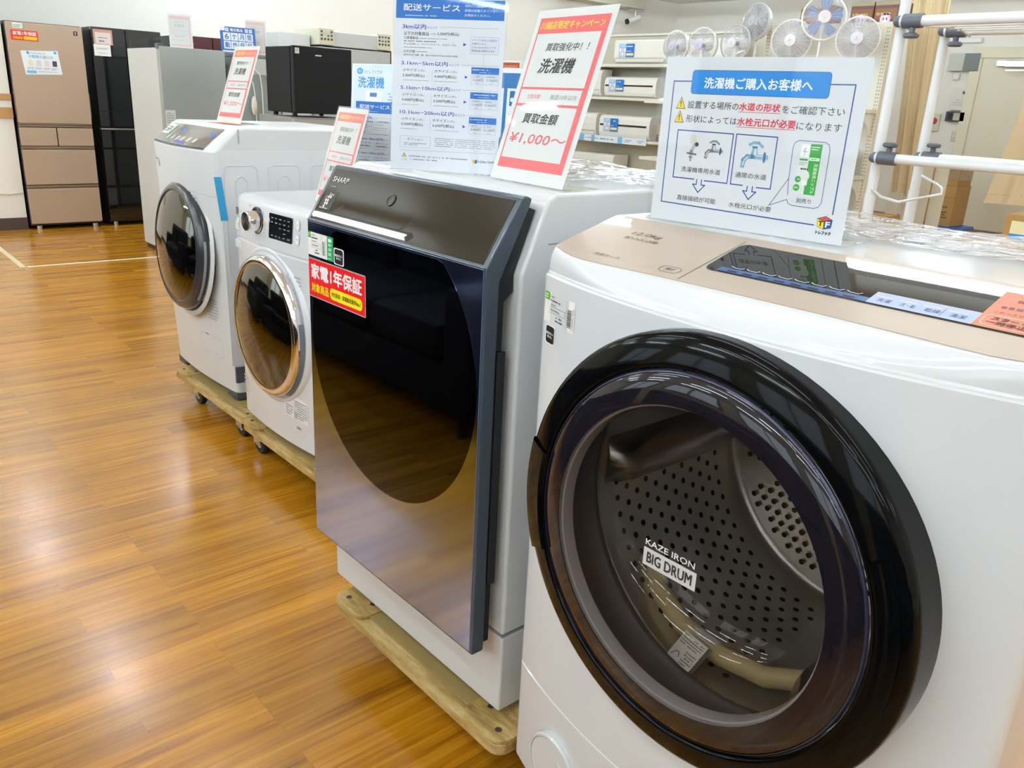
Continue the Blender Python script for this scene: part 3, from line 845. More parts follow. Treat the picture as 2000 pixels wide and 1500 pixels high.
s = Sheet(a_fn(-3.225, .820)); s.micro(0, .02, .10, .09, 'A9ABAC', 6); s.disc(.05, .008, .009, 'A4A6A8'); s.disc(.075, .008, .009, 'A4A6A8')
s.line([(.01, .092), (.09, .092), (.09, .105), (.01, .105), (.01, .092)], .0012, 'A4A6A8'); s.build('caution_print', A, A.location)
s = Sheet(a_fn(-3.15, .435)); s.micro(0, 0, .085, .09, 'B2B4B5', 7); s.build('caution_print', A, A.location)
s = Sheet(a_fn(-3.56, .985)); s.rect(-.02, 0, .05, .035, 'D2D5D8', 0); s.rect(-.018, .026, .04, .032, '8C9096', 1); s.build('drawer_button', A, A.location)
s = Sheet(a_fn(-3.245, .29)); s.line([(0, 0), (.18, 0), (.18, .072), (0, .072), (0, 0)], .0016, 'B6B9BA'); s.rect(.045, .072, .075, .078, '8A8E90', 1); s.build('filter_flap', A, A.location)
# side panel with pressed pads
sd = lambda y0, z0: pl_fn((AX1+.0002, y0, z0), (0, 1, 0), (0, 0, 1))
PADW = mat('pad_edge', 'D9DCDE', .3)
b = B(); b.prism([(1.212, .28), (1.205, 1.083), (1.842, 1.083), (1.842, .28)], 'x', AX1-.004, AX1+.0012, .001); b.build('side_panel', mat('side_white', 'DEE1E4', .3), A, A.location)
b = B()
for y0 in (1.224, 1.394, 1.564):
    P2 = rrp(y0, y0+.126, .62, 1.031, .02)
    pts2 = [Vector((AX1+.0012, y, z)) for y, z in P2]
    b.tube(pts2, .0024, 6, True)
    ar = [Vector((AX1+.0012, y0+.063+.024*math.cos(R(a)), .965+.028*math.sin(R(a)))) for a in range(0, 181, 20)]
    b.tube([ar[0]-Vector((0, 0, .2))]+ar+[ar[-1]-Vector((0, 0, .2))], .0032, 6)
b.build('pressed_pad', PADW, A, A.location)
s = Sheet(sd(1.282, 1.108)); s.dz = .0006; s.rect(0, 0, .008, .045, 'AEB4C4', 1); s.disc(.004, .047, .002, '3A3C40', 2, 10); s.build('side_slot', A, A.location)
s = Sheet(lambda u, v, h: (AX1-.003+max(0, u-.01)*.2+.0052+h if u > .014 else AX1+.0022+h, 1.186+u+.1*(.995-.84-v)*.8, .838+v)); s.dz = .0002
s.poly([(.0, .155), (.004, 0), (.030, 0), (.026, .155)], '36A0D6', 2)
s.build('blue_tape', A, A.location)
s = Sheet(lambda u, v, h: (-3.35+u, 1.32+v, 1.1662+h+.012*math.sin(u*14)*v*4)); s.poly([(0, .0), (.30, .03), (.30, .10), (.02, .09)], 'E0704A', 0); s.poly([(.05, .02), (.2, .035), (.2, .08), (.06, .075)], 'E8A078', 1)
ct = s.build('price_card', None, (-3.2, 1.36, 1.1655)); ct.location = (-3.2, 1.36, 1.1655)
tag(ct, 'orange price card lying flat on top of the tall white washer with blue tape', 'price card')
# porthole
OA = (-3.298, 1.172, .70); AXA = (0, -1, .055)
ra = B().lathe([(.248, -.03), (.250, .004), (.243, .020), (.232, .030), (.218, .034), (.212, .030)], OA, AXA, 72).build('door_ring', mat('ring_charcoal', '2E3136', .25, coat=.3), A, A.location, smooth=50)
DOME = mat('smoked_dome', (.12, .115, .095, 1), .05, metal=1.0)
B().lathe([(.214, .030), (.19, .040), (.15, .052), (.10, .061), (.05, .066), (.0005, .068)], OA, AXA, 72).build('door_window', DOME, ra, A.location, smooth=60)
B().lathe([(.262, -.012), (.249, -.006), (.2495, .010), (.247, .014)], OA, AXA, 24, a0=R(-48), a1=R(12)).build('door_handle', mat('handle_grey', '8F949A', .3), ra, A.location, smooth=50)
B().lathe([(.275, -.014), (.262, -.004), (.255, -.008), (.2495, -.02)], OA, AXA, 72).build('porthole_rim', WHITE2, A, A.location, smooth=60)

# shorter white washer with chrome ring
C2 = thing('washing_machine', 'short white drum washer with a chrome-ringed porthole and round program dial', 'washing machine', (-2.5525, 1.48, ZD))
CX0, CX1 = -2.852, -2.252
prof = [(1.208, .150, .9, 1, 0), (1.200, .158, 1, 1, 0), (1.200, .80, 1, 1, 0), (1.204, .803, 1, 1, 0), (1.203, .808, 1, 1, 0), (1.199, .812, 1, 1, 0), (1.208, .93, 1, 1, 0), (1.214, .945, .8, .8, .3), (1.228, .953, .4, .5, .5), (1.25, .955, 0, .2, .5), (1.735, .955, 0, 0, .5), (1.745, .945, 0, 0, 0), (1.745, .150, 0, 0, 0)]
loft_body(CX0, CX1, prof, .022).build('body', WHITE, C2, C2.location)
feet(C2, CX0+.06, CX1-.06, 1.26, 1.70, ZD, .152)
def c_fn(x0, z0, lift=.0012):
    def fn(u, v, h):
        x = x0+u; z = z0+v; t = (x-(CX0+CX1)/2)/((CX1-CX0)/2)
        y = 1.2 if z < .805 else 1.199+.009*(z-.812)/.118
        return (x, y-.022*(1-t*t)-lift-h, z)
    return fn
OK_ = Vector(c_fn(-2.632, .886)(0, 0, 0))
b = B(); b.lathe([(.046, -.004), (.046, .001), (.042, .003), (.036, .001)], OK_, n=36); dr = b.build('dial_recess', mat('dial_dark', '3A3634', .2, metal=.6), C2, C2.location)
b = B(); b.lathe([(.034, .0), (.033, .036), (.030, .042), (.0005, .043)], OK_, n=36); b.build('program_dial', CHROME, C2, C2.location, smooth=40)
s = Sheet(c_fn(-2.541, .845)); s.dz = .0004
s.rrect(0, 0, .150, .080, .006, mat('display_gloss', '15161A', .06, coat=.5), 1)
for i in range(5):
    for j in range(5):
        if random.random() < .75: s.micro(.018+.026*i, .008+.014*j, .034+.026*i, .014+.014*j, 'B8BAC0', 1, 3)
s.build('display', C2, C2.location)
for z in (.905, .86):
    s = Sheet(c_fn(-2.372, z)); s.dz = .0006; s.rrect(0, -.014, .022, .02, .010, 'BFC3C8', 1); s.rrect(.0015, -.0125, .0205, .0185, .0095, 'ECEDEF', 2); s.micro(.005, 0, .017, .008, '9A9EA2', 2, 3); s.build('button', C2, C2.location)
s = Sheet(c_fn(-2.71, .91)); s.micro(.0, .016, .045, .022, '9AA2AE', 1); s.rect(.10, .0, .128, .010, '8AB0E0', 1); s.rect(.118, -.028, .13, -.018, 'E0A070', 1)
for i in range(5): s.micro(.128, -.07+.012*i, .145, -.065+.012*i, 'A2A6AA', 1)
s.build('panel_lettering', C2, C2.location)
s = Sheet(c_fn(-2.846, .882)); s.rrect(0, 0, .024, .024, .003, '2A2C30', 0); s.micro(.003, .003, .021, .02, 'D6D8DA', 3); s.micro(.034, .012, .062, .02, '9A9EA2', 1); s.build('notice_sticker', C2, C2.location)
price_tag(C2, c_fn(-2.846, .832), .046, .040)
b = B(); b.prism([(-2.842, .797), (-2.75, .788), (-2.775, .768), (-2.842, .766)], 'y', 1.192, 1.2105, .003); b.build('detergent_drawer', mat('drawer_white', 'DADDE2', .25), C2, C2.location)
s = Sheet(c_fn(-2.43, .66)); s.line([(-.004, .105), (.055, .118), (.12, .118)], .0015, 'C2C5C8'); s.micro(0, .03, .085, .09, 'B0B2B4', 5); s.disc(.04, .012, .010, 'AEB0B2'); s.disc(.066, .008, .010, 'AEB0B2'); s.build('caution_print', C2, C2.location)
s = Sheet(c_fn(-2.475, .255)); s.poly([(0, 0), (.145, 0), (.145, .075), (.06, .085), (0, .045)], 'F0F1F2', 0); s.micro(.065, .006, .14, .07, '9A9C9E', 8); s.micro(.008, .006, .055, .045, 'A8AAAC', 4); s.build('caution_print', C2, C2.location)
s = Sheet(c_fn(-2.84, .22)); s.micro(0, 0, .05, .08, 'B6B8BA', 6); s.build('caution_print', C2, C2.location)
s = Sheet(c_fn(-2.48, .232)); s.line([(0, 0), (.2, 0)], .002, 'C4C7CA'); s.rect(.08, -.008, .105, .002, '9EA2A6', 1); s.build('filter_flap', C2, C2.location)
OB = (-2.560, 1.176, .545)
rb = B().lathe([(.232, -.03), (.240, -.005), (.241, .010), (.235, .024), (.222, .030), (.212, .027)], OB, n=72).build('door_ring', CHROME, C2, C2.location, smooth=50)
B().lathe([(.214, .026), (.19, .036), (.15, .047), (.10, .055), (.05, .060), (.0005, .061)], OB, n=72).build('door_window', DOME, rb, C2.location, smooth=60)
B().lathe([(.262, -.018), (.250, -.004), (.2415, .006), (.241, .012)], OB, n=24, a0=R(-60), a1=R(14)).build('door_handle', mat('handle_blue_grey', '6E7884', .3), rb, C2.location, smooth=50)
B().lathe([(.272, -.016), (.262, -.002), (.250, -.002), (.241, -.016)], OB, n=72).build('porthole_rim', WHITE, C2, C2.location, smooth=60)

# ------------------------------------------------------------------ sign holders
def sign_root(label, cat, x, y, z, yaw, group=None):
    return thing('sign_stand', label, cat, (x, y, z), R(yaw), group)


def lean_fn(lean, w):
    l = R(lean); up = Vector((0, math.sin(l), math.cos(l)))
    return pl_fn((-w/2, 0, .0015), (1, 0, 0), up), up, Vector((1, 0, 0)).cross(up)


def holder(t, w, h, lean, foot=.08, th=.0022):
    l = R(lean); up = Vector((0, math.sin(l), math.cos(l))); n = Vector((1, 0, 0)).cross(up)
    b = B()
    for k in (.0012, -.0028):     # two clear plates hold the sheet
        o = n*k
        rs = []
        for a in (0, th*.6):
            rs.append([Vector((-w/2, 0, .0012))+o+n*a, Vector((w/2, 0, .0012))+o+n*a, Vector((w/2, 0, .0012))+up*h+o+n*a, Vector((-w/2, 0, .0012))+up*h+o+n*a])
        b.rings(rs)
    b.box(-w/2, w/2, -.002, foot, .0002, .0022)
    return b.build('acrylic_holder', ACRYL, t, smooth=0)


def campaign(label, x, y, z, yaw, lean, w=.21, h=.297, group=None, pale=False):
    t = sign_root(label, 'sign', x, y, z, yaw, group); fn, up, n = lean_fn(lean, w); k = w/.21
    s = Sheet(fn, .001*k); s.dz = .00018; hh = h/k*1000
    a = hh/297
    RED = 'E9686C' if not pale else 'E8C8C8'; DK = '2C2A2A' if not pale else 'CACACC'; YE = 'F6E24A' if not pale else 'ECCFC4'; PR = 'E0626A' if not pale else 'E2CACC'; G2 = '77777A' if not pale else 'D2D2D4'
    s.rect(0, 0, 210, hh, 'E3E2E0' if not pale else 'ECE9E8', 0)
    s.rect(12, 22*a, 197, 283*a, RED, 1); s.rect(16, 163.5*a, 185, 255.5*a, 'E1E0DE', 2); s.rect(13.5+3, 135*a, 183.5, 159.5*a, 'E1E0DE', 2); s.rect(16, 39.5*a, 183.5, 130.5*a, 'E1E0DE', 2)
    s.text('川越店限定キャンペーン', 18, 262.5*a, 188, 277*a, YE, 2, bold=.02, shear=.12)
    s.text('買取強化中！！', 52, 225*a, 165, 239*a, DK, 3, bold=.008, shear=.2); s.text('洗濯機', 49, 187*a, 143, 213*a, DK, 3, bold=.022, shear=.25)
    s.text('対象年数', 40, 143*a, 77, 151.5*a, PR, 3, shear=.2); s.text('製造10年以内', 105, 143*a, 174, 151.5*a, G2, 3, shear=.2); s.line([(96, 137*a), (97, 158*a)], .5, 'C8C8C8', 3)
    s.text('買取金額', 47, 101*a, 143, 119*a, DK, 3, bold=.022, shear=.2); s.text('¥1,000～', 24, 64*a, 181, 84*a, PR, 3, bold=.012, shear=.2)
    s.build('printed_sheet', t); holder(t, w+.006, h+.004, lean)
    return t


def delivery(label, x, y, z, yaw, lean, w, h):
    t = sign_root(label, 'sign', x, y, z, yaw); fn, up, n = lean_fn(lean, w)
    s = Sheet(fn, .001*w/.22); s.dz = .00016; BL = '0F6CC4'; NB = '2C52B4'; DK = '3A3C44'; GY = '7C7E88'
    s.rect(0, 0, 220, 314, 'E2E5EE', 0); s.rect(3.5, 279, 217, 314, BL, 1)
    s.text('配送サービス', 18.5, 292.5, 130.5, 305, 'EEF4FA', 2, bold=.015); s.micro(22.5, 282.5, 120, 286, 'BCD6F0', 1)
    s.text('有料にて配送承ります。', 140, 301, 202, 305.5, 'DCEAF6'); s.text('詳細は店舗スタッフまで', 140, 293, 205, 298, 'E6F0F8'); s.text('お問合せください。', 140, 285, 190, 289.5, 'E6F0F8')
    s.text('3km以内', 17.4, 260, 65, 269.5, NB, bold=.012); s.text('のエリア', 67, 261.5, 87, 265.5, NB); s.line([(93, 265), (208, 265)], .4, GY)
    s.text('以下の対象商品', 20.7, 249, 71, 255.5, DK, bold=.004); s.text('2,200円(税込)', 87.5, 249.5, 131, 256, DK, bold=.008); s.text('(1点)', 74, 250, 85, 254.5, GY)
    s.text('①家電製品', 21, 242, 50, 247, DK); s.micro(53, 243, 127, 245, GY, 1)
    s.text('テレビ', 21, 231.5, 36, 235.5, DK); s.text('シーリングライト、ガステーブル', 57, 231.5, 126, 235.5, DK); s.micro(21, 237, 102, 240.5, GY, 1); s.micro(37, 232, 56, 235, GY, 1)
    s.micro(21, 226.5, 107, 228.3, GY, 1); s.text('②その他', 21, 217.5, 44, 223, DK); s.micro(46, 219, 81, 221, GY, 1); s.text('3辺の大きさ(縦、横、高さの合計)が200cm以内の品物', 21, 211.8, 130, 215.5, DK)
    s.poly([(140, 238.5), (146.5, 235.5), (140, 232.5)], NB)
    s.frame(154, 219.5, 209, 250, .5, '9AA0C0'); 
    for i, q in enumerate(('小サイズ3点以上の配送は', '対象外になり、', '3.1km-5km以内エリアの', '配送料金が適用されます。')): s.text(q, 157, 242.3-6.3*i, (206, 187, 204, 204)[i], 246.3-6.3*i, '5560A8')
    s.line([(181, 219), (181, 199)], .3, GY)
    for j, (hd, y, l, r_, p, q) in enumerate((('3.1km−5km以内', 195, '3,300円(税込)', '4,400円(税込)', '5,500円', '7,700円'), ('5.1km−10km以内', 150, '4,400円(税込)', '5,500円(税込)', '7,700円', '9,900円'), ('10.1km−20km以内', 104.5, '5,500円(税込)', '6,600円(税込)', '9,900円', '12,100円'))):
        e = (111, 117, 128)[j]
        s.text(hd, 17, y, e, y+8.5, NB, bold=.012); s.text('のエリア', e+2, y+1, e+22, y+5, NB); s.line([(e+26, y+4), (211, y+4)], .4, GY)
        s.text('小サイズ', 20.5, y-11.5, 49, y-6, DK); s.text('(1点)。', 51, y-11.5, 67, y-7, GY); s.text(l, 20.3, y-22, 65, y-15.5, DK, bold=.008)
        s.text('大サイズ', 84.7, y-11.5, 113, y-6, DK); s.text('(1点)。', 115, y-11.5, 132, y-7, GY); s.text(r_, 85, y-22, 129, y-15.5, DK, bold=.008)
        s.line([(80, y-6), (80, y-30)], .3, '9A9CA4'); s.micro(20, y-28, 75, y-26.4, GY, 1); s.micro(85, y-28, 140, y-26.4, GY, 1)
        s.poly([(146, y-14.5), (152, y-17.5), (146, y-20.5)], NB)
        s.frame(158.5, y-30, 213, y+1, .4, '9AA0C0'); s.rect(158.5, y-11, 213, y+1, BL, 2); s.micro(161, y-5, 210, y-1.5, 'D8E6F4', 1, 3); s.micro(174, y-9, 198, y-6.5, 'B8D2EC', 1, 3)
        for u in (162, 188): s.frame(u, y-17.5, u+21, y-13, .3, '6A76B8', 2); s.micro(u+2, y-16.6, u+19, y-14, '5A66B0', 1)
        s.text(p, 162.5, y-24.5, 182.5, y-19.5, DK); s.text(q, 188.5, y-24.5, 210.5, y-19.5, DK); s.micro(169, y-28.5, 176, y-26.5, GY, 1); s.micro(196, y-28.5, 203, y-26.5, GY, 1)
    s.frame(19, 42.8, 82, 64, .4, '9A9CA4'); s.text('オプション', 34, 55.5, 67, 60.5, DK); s.micro(28, 46, 74, 52, GY, 2)
    s.micro(91, 46, 128, 64, DK, 5, fill=.3); s.micro(132, 46, 213, 64, GY, 5, fill=.3); s.line([(19, 36), (211, 40)], .4, GY)
    s.poly([(23.5, 24), (33.5, 24), (28.5, 32)], '3A3A20'); s.poly([(24.6, 24.6), (32.4, 24.6), (28.5, 30.8)], 'EEC62A', 2); s.text('!', 28, 25.5, 29, 29.5, '3A3010', 3); s.text('ご注意', 23, 17.5, 34, 20.5, GY)
    s.micro(39, 24, 160, 28, GY, 1); s.micro(39, 18, 120, 22, GY, 1)
    s.poly([(170, 20.5), (174.5, 19), (174.5, 26), (170, 27)], 'E8C420'); s.poly([(174.5, 19), (179, 20.5), (179, 27), (174.5, 26)], '3A6AB8'); s.text('トレジャーファク', 181, 20.5, 212, 26, '26262A', bold=.03)
    s.build('printed_sheet', t); holder(t, w+.006, h+.006, lean)
    return t


campaign('red-bordered campaign sign on top of the navy glass-front washer, the largest of its kind', -1.138, 1.019, 1.1608, -5.7, 18.0, .222, .314, 'red campaign signs')
campaign('red-bordered campaign sign on top of the tall white washer with blue tape', -3.281, 1.376, 1.166, 2.0, 18.9, .21, .30, 'red campaign signs')
campaign('red-bordered campaign sign on the short chrome-ringed washer, partly hidden by the navy door', -2.415, 1.325, .9552, -8.7, 17.1, .25, .312, 'red campaign signs')
delivery('tall blue-headed delivery price sign on the navy glass-front washer', -1.36, 1.001, 1.1608, 36, 4.1, .22, .314)
delivery('smaller-looking blue-headed delivery sign standing at the back of the chrome-ringed washer', -2.43, 1.53, .9552, 26, 5, .225, .318)

# notice to washer buyers (nearest sign)
N = sign_root('white notice sign with blue header and tap pictures on the nearest washer', 'sign', -.688, 1.032, 1.1395, 6.3)
fn, up, n_ = lean_fn(.8, .30)
s = Sheet(fn, .001); s.dz = .00018; NB = '2D4E96'; BL = '0A84D8'; DK = '2A2A2E'; RD = 'DD2440'
s.rect(0, 0, 300, 232, 'DFDFE3', 0)
for a, c in (((46, 199.2), (15.5, 198.8)), ((15.5, 198.8), (16.2, 26.5)), ((16.2, 26.5), (258.5, 22)), ((249, 199.5), (282.3, 199.8)), ((282.3, 199.8), (281.8, 39))): s.line([a, c], 1.6, NB)
s.rrect(45, 182, 250, 214.6, 5, '1A4E86', 1); s.rrect(45.6, 182.6, 249.4, 214, 4.6, BL, 2)
s.text('洗濯機ご購入お客様へ', 66, 190, 227, 205, 'F2F6FA', 3, bold=.022)
for x, y in ((31.5, 161), (31.2, 142)):
    s.poly([(x-8, y), (x+8, y), (x, y+17)], '4A4424', 1); s.poly([(x-6.8, y+.9), (x+6.8, y+.9), (x, y+15.2)], 'F2D21A', 2); s.text('!', x-.9, y+3, x+.9, y+11.5, '3A3010', 3, bold=.02)
s.text('設置する場所の', 43, 162.3, 124.5, 172.8, DK); s.text('水道の形状', 125.5, 162.6, 186.5, 173.2, RD, bold=.02); s.text('をご確認下さい', 189, 161.5, 274.5, 172, DK); s.line([(125, 160.8), (187, 161)], .7, RD)
s.text('形状によっては', 43, 143, 124.5, 153.2, DK); s.text('水栓元口が必要', 125.5, 142.6, 211.5, 153.6, RD, bold=.02); s.text('になります', 213, 142, 274, 152, DK); s.line([(125, 140.8), (212, 141.2)], .7, RD)
s.line([(67.8, 64), (32, 64), (31.5, 131.5), (122.3, 131), (122.3, 63.2), (85.6, 63.4)], 1.5, NB); s.line([(146.6, 62.9), (127.8, 63), (127.3, 131.2), (188.8, 130.6), (189.2, 62), (168.3, 62)], 1.5, NB)
for x, y, y2 in ((77, 63.8, 45.8), (158.5, 62.3, 44.7)): s.line([(x-4, y), (x-4, y2+11), (x-10, y2+11), (x, y2), (x+10, y2+11), (x+4, y2+11), (x+4, y)], 1.5, NB)
s.text('洗濯機専用水道', 44.5, 73.2, 109.5, 80.8, DK); s.text('通常の水道', 133.6, 73, 181, 80.5, DK); s.text('直接接続が可能', 43, 32, 108, 39.5, DK); s.text('水栓元口が必要', 129.6, 31, 195, 38.3, DK); s.text('別売り', 229, 48.5, 249.5, 54.6, DK)
s.line([(215.5, 57), (213.5, 79.5), (212.8, 120), (215, 126), (220, 128.6), (256, 128.4), (261.5, 125.5), (263.6, 119), (264, 52), (261, 46), (255, 43.4), (223, 44), (217.5, 46.5), (215.5, 51), (190.8, 40.4), (213.6, 79)], .8, '3E4E86')
s.rect(237.3, 60, 253, 125.4, '3BA63E'); s.rect(223, 60, 237.4, 125, 'E4E6E2'); s.rect(225, 108, 236, 124, 'F4F4F2', 2); s.line([(230, 110), (231, 120), (228, 115), (234, 115)], .6, '9A9C9A', 3)
s.text('洗濯機用ニップル', 245.5, 62, 251, 101, 'F2FAF0', 2, rot=90); s.micro(239, 117, 252, 123, 'D8F0D4', 2); s.rect(238, 104, 252, 108, 'E6F4E2', 2); s.micro(240, 105, 250, 107.4, '5AA05A', 1, 3)
s.rect(224.5, 103.5, 236, 106, '4AA04A', 2); s.micro(224.5, 97, 236, 102, 'A0A4A0', 2); s.micro(228, 91, 243, 95, '4A4A4A', 1, 3)
s.rect(232, 72, 240, 90, 'F2F2EE', 3); s.disc(236, 84, 6, 'E6E6E0', 4); s.disc(226.5, 79, 4.2, '48A84A', 2); s.disc(226, 68, 4.6, '48A84A', 2); s.micro(223.5, 78, 229.5, 80.5, 'E8F6E6', 1, 3); s.micro(223, 67, 229, 69.5, 'E8F6E6', 1, 3)
# taps
def tap(cx, cy, k, c1, c2, c3):
    q = lambda P: [(cx+x*k, cy+y*k) for x, y in P]
    s.line(q([(-17, -14), (-16, -6), (-11, -1), (-2, 0), (10, 0)]), 7*k, c1, 2); s.line(q([(-16.5, -13), (-15, -6), (-10, -1.5)]), 2.2*k, c3, 3)
    s.poly(q([(-6, 2), (6, 2), (3.5, 12), (-3.5, 12)]), c1, 2); s.poly(q([(-1, 2), (4, 2), (2.5, 12), (0, 12)]), c3, 3); s.poly(q([(-4.5, 12), (4.5, 12), (4, 15), (-4, 15)]), c2, 3)
    s.line(q([(-9, 17), (-3, 20), (5, 20), (12, 15)]), 4*k, c1, 2); s.disc(cx+17*k, cy, 2.4*k, c2, 3, 16, 8*k); s.rect(cx+18*k, cy-3*k, cx+23*k, cy+3*k, c1, 2); s.line(q([(4, 1.5), (15, 1.5)]), 1.6*k, c3, 3)
tap(158, 103, .92, '8DB4CE', '4C7A9C', 'CFE4F0'); tap(94, 106, .66, '8A8E9C', '3E4250', 'D8DAE2')
s.poly([(54, 126), (62, 127), (66, 117), (60, 111), (55, 114)], 'D8D2CA', 2); s.line([(63, 113), (58, 103), (59, 98)], 5, 'B8BAC2', 2); s.disc(66, 113, 3, '3A3C44', 3); s.line([(52, 100), (66, 99)], 2.4, '6A6C78', 3); s.line([(57, 97), (58, 90)], 2.6, '9A9CA6', 2); s.line([(55, 95), (61, 94)], 1, '4A4C56', 3)
# cube mark
s.poly([(262, 31.5), (272, 28.5), (273, 18), (263.5, 20.5)], '20222A', 1); s.poly([(262.6, 31), (271.8, 28.2), (272.5, 18.6), (264, 21)], 'F2D81E', 2)
s.poly([(272, 28.5), (283.2, 31.4), (282.4, 20.6), (273, 18)], '20222A', 1); s.poly([(272.5, 28.2), (282.6, 30.8), (281.9, 21), (273.2, 18.6)], '2C55A8', 2)
s.poly([(262, 31.5), (272, 28.5), (283.2, 31.4), (273.5, 35.5)], '20222A', 1); s.poly([(263.4, 31.6), (272, 29), (281.8, 31.5), (273.4, 34.9)], 'D84A4A', 2)
s.text('T', 264.6, 21.8, 271, 28.6, '26262A', 3, bold=.05); s.text('F', 274.4, 21, 280.6, 28.6, 'EEF0F4', 3, bold=.05); s.text('トレファク', 262.8, 10.8, 283.8, 15.8, '222226', 2, bold=.05)
s.line([(274.5, 37.8), (275.3, 37.6)], .5, DK)
s.build('printed_sheet', N)
l = R(.8); b = B()
for k in (.0014, -.0034):
    b.box(-.158, .158, -k-.0008, -k+.0008, -.001, .236)
b.box(-.158, .158, -.004, .095, .0002, .0024)
b.build('acrylic_holder', ACRYL, N, smooth=0)


# ------------------------------------------------------------------ background fridges (fronts face +x, i.e. toward the viewer)
def rbx(t, name, M, *a, r=.004, par=None):
    b = B(); b.box(*a, r); return b.build(name, M, par or t)


def lf(x, y, z): return pl_fn((x, y, z), (1, 0, 0), (0, 0, 1))     # printing plane in a fridge's own space (front faces -y)


FX = -8.42
F1 = thing('refrigerator', 'champagne brown five-door fridge by the wood-trimmed wall with red warranty sticker', 'refrigerator', (FX, 1.675, 0), R(90))
BRN = mat('champagne_brown', 'B49C86', .22, coat=.4, noise=.03, nscale=2); CASE = mat('dark_case', '2E2A2A', .45); BRN2 = mat('brown_trim', '8A7868', .25, metal=.4)
w = .588
rbx(F1, 'cabinet', CASE, 0.0, w, .045, .66, .03, 1.735)
d = rbx(F1, 'door', BRN, .0, w, 0, .045, .918, 1.728, r=.006)
rbx(F1, 'door_trim', BRN2, .0, w, .002, .043, .905, .917, par=d); rbx(F1, 'handle', BRN2, -.006, .012, .004, .04, .98, 1.18, par=d); rbx(F1, 'handle', BRN2, w-.012, w+.006, .004, .04, .98, 1.18, par=d)
for x0, x1 in ((0, .288), (.296, w)): rbx(F1, 'drawer', BRN, x0, x1, 0, .045, .728, .882, r=.005)
rbx(F1, 'drawer_rail', BRN2, 0, w, .004, .045, .886, .903); rbx(F1, 'drawer_rail', BRN2, 0, w, .002, .045, .700, .724)
for z0, z1 in ((.395, .697), (.052, .362)):
    dd = rbx(F1, 'drawer', BRN, 0, w, 0, .045, z0, z1, r=.005)
    b = B(); b.prism([(.14+.30*i/12, z1-.008-.022*math.sin(math.pi*i/12)) for i in range(13)], 'y', -.0015, .002); b.build('handle', mat('handle_silver', 'CFC2B4', .2, metal=.5), dd)
    if z0 > .2: rbx(F1, 'drawer_rail', BRN2, 0, w, .002, .045, .366, .390)
for x in (.06, w-.06):
    b = B(); b.cyl((x, .03, 0), (x, .03, .035), .025); b.build('foot', STEEL, F1)
s = Sheet(lf(0, 0, 0)); s.dz = .0012
s.rrect(.03, 1.585, .235, 1.665, .004, 'E2302A', 1); s.text('家電1年保証', .045, 1.625, .225, 1.657, 'F8E6E0', 2, bold=.03); s.text('対象商品', .045, 1.595, .115, 1.615, 'F3D81F', 2, bold=.03); s.rrect(.122, 1.592, .228, 1.618, .01, 'F0C41F', 2)
s.build('warranty_sticker', F1)
s = Sheet(lf(0, 0, 0)); s.dz = .0012
s.poly([(.085, 1.505), (.372, 1.518), (.392, 1.328), (.105, 1.315)], 'E9EEF2', 1)
s.text('冷蔵庫の選び方', .14, 1.45, .33, 1.475, '5AA6D8', 2); s.micro(.16, 1.485, .32, 1.497, '8AB8D8', 1); s.disc(.14, 1.492, .012, '5AA8DA', 2, 12); s.disc(.35, 1.502, .012, '5AA8DA', 2, 12)
for i, c in enumerate(('E6E0C8', 'D4D6DA', 'E0D6D2', '4A4450')): s.rect(.135+.062*i, 1.39, .17+.062*i, 1.435, c, 2); s.micro(.125+.062*i, 1.36, .175+.062*i, 1.378, '9AA0A6', 2, 2)
s.rect(.115, 1.33, .19, 1.35, '7ABAE2', 2); s.micro(.2, 1.34, .36, 1.35, 'A0A8B0', 1); s.build('poster', F1)
s = Sheet(lf(0, 0, 0)); s.dz = .0012; s.rect(.05, 1.68, .125, 1.72, 'E8E8E2', 1); s.rect(.125, 1.68, .14, 1.72, '6AB07A', 1); s.micro(.055, 1.685, .115, 1.71, '7A7A76', 2); s.build('price_label', F1)
s = Sheet(lf(0, 0, 0)); s.dz = .0012; s.rect(.515, 1.655, .548, 1.69, '2A2024', 1); s.disc(.531, 1.677, .006, 'D8C8C0', 2, 10); s.disc(.531, 1.664, .004, 'D8C8C0', 2, 10); s.build('emblem', F1)

F2 = thing('refrigerator', 'gloss black french-door fridge beside the champagne brown one', 'refrigerator', (FX, 2.335, 0), R(90))
BLK = mat('fridge_black_glass', '0C0D10', .05, spec=.8, coat=.6); w = .60
rbx(F2, 'cabinet', mat('case_black', '17181B', .35), 0, w, .045, .66, .03, 1.745)
rbx(F2, 'door', BLK, 0, .284, 0, .045, .90, 1.745); rbx(F2, 'door', BLK, .29, w, 0, .045, .90, 1.745)
b = B(); b.prism([(0.0+.6*i/16, 1.035+.012*math.sin(math.pi*i/16)) for i in range(17)] + [(.6-.6*i/16, 1.028+.012*math.sin(math.pi*(1-i/16))) for i in range(17)], 'y', -.001, .001); b.build('door_band', mat('band_black', '2A2C30', .2, metal=.6), F2)
rbx(F2, 'drawer_rail', mat('rail_silver', 'A8A8A8', .25, metal=.8), 0, w, -.002, .04, .872, .888)
for z0, z1 in ((.715, .868), (.375, .70), (.05, .355)): rbx(F2, 'drawer', BLK, 0, w, 0, .045, z0, z1)
for x in (.05, w-.05):
    b = B(); b.cyl((x, .03, 0), (x, .03, .04), .02); b.build('foot', STEEL, F2)
s = Sheet(lf(0, 0, 0)); s.dz = .0012; s.rect(.015, 1.60, .175, 1.725, 'C89488', 1); s.rect(.03, 1.605, .16, 1.70, 'DCD2CC', 2); s.micro(.05, 1.65, .14, 1.665, '8A7A78', 1, 3); s.micro(.06, 1.62, .13, 1.64, '5A5050', 1, 3)
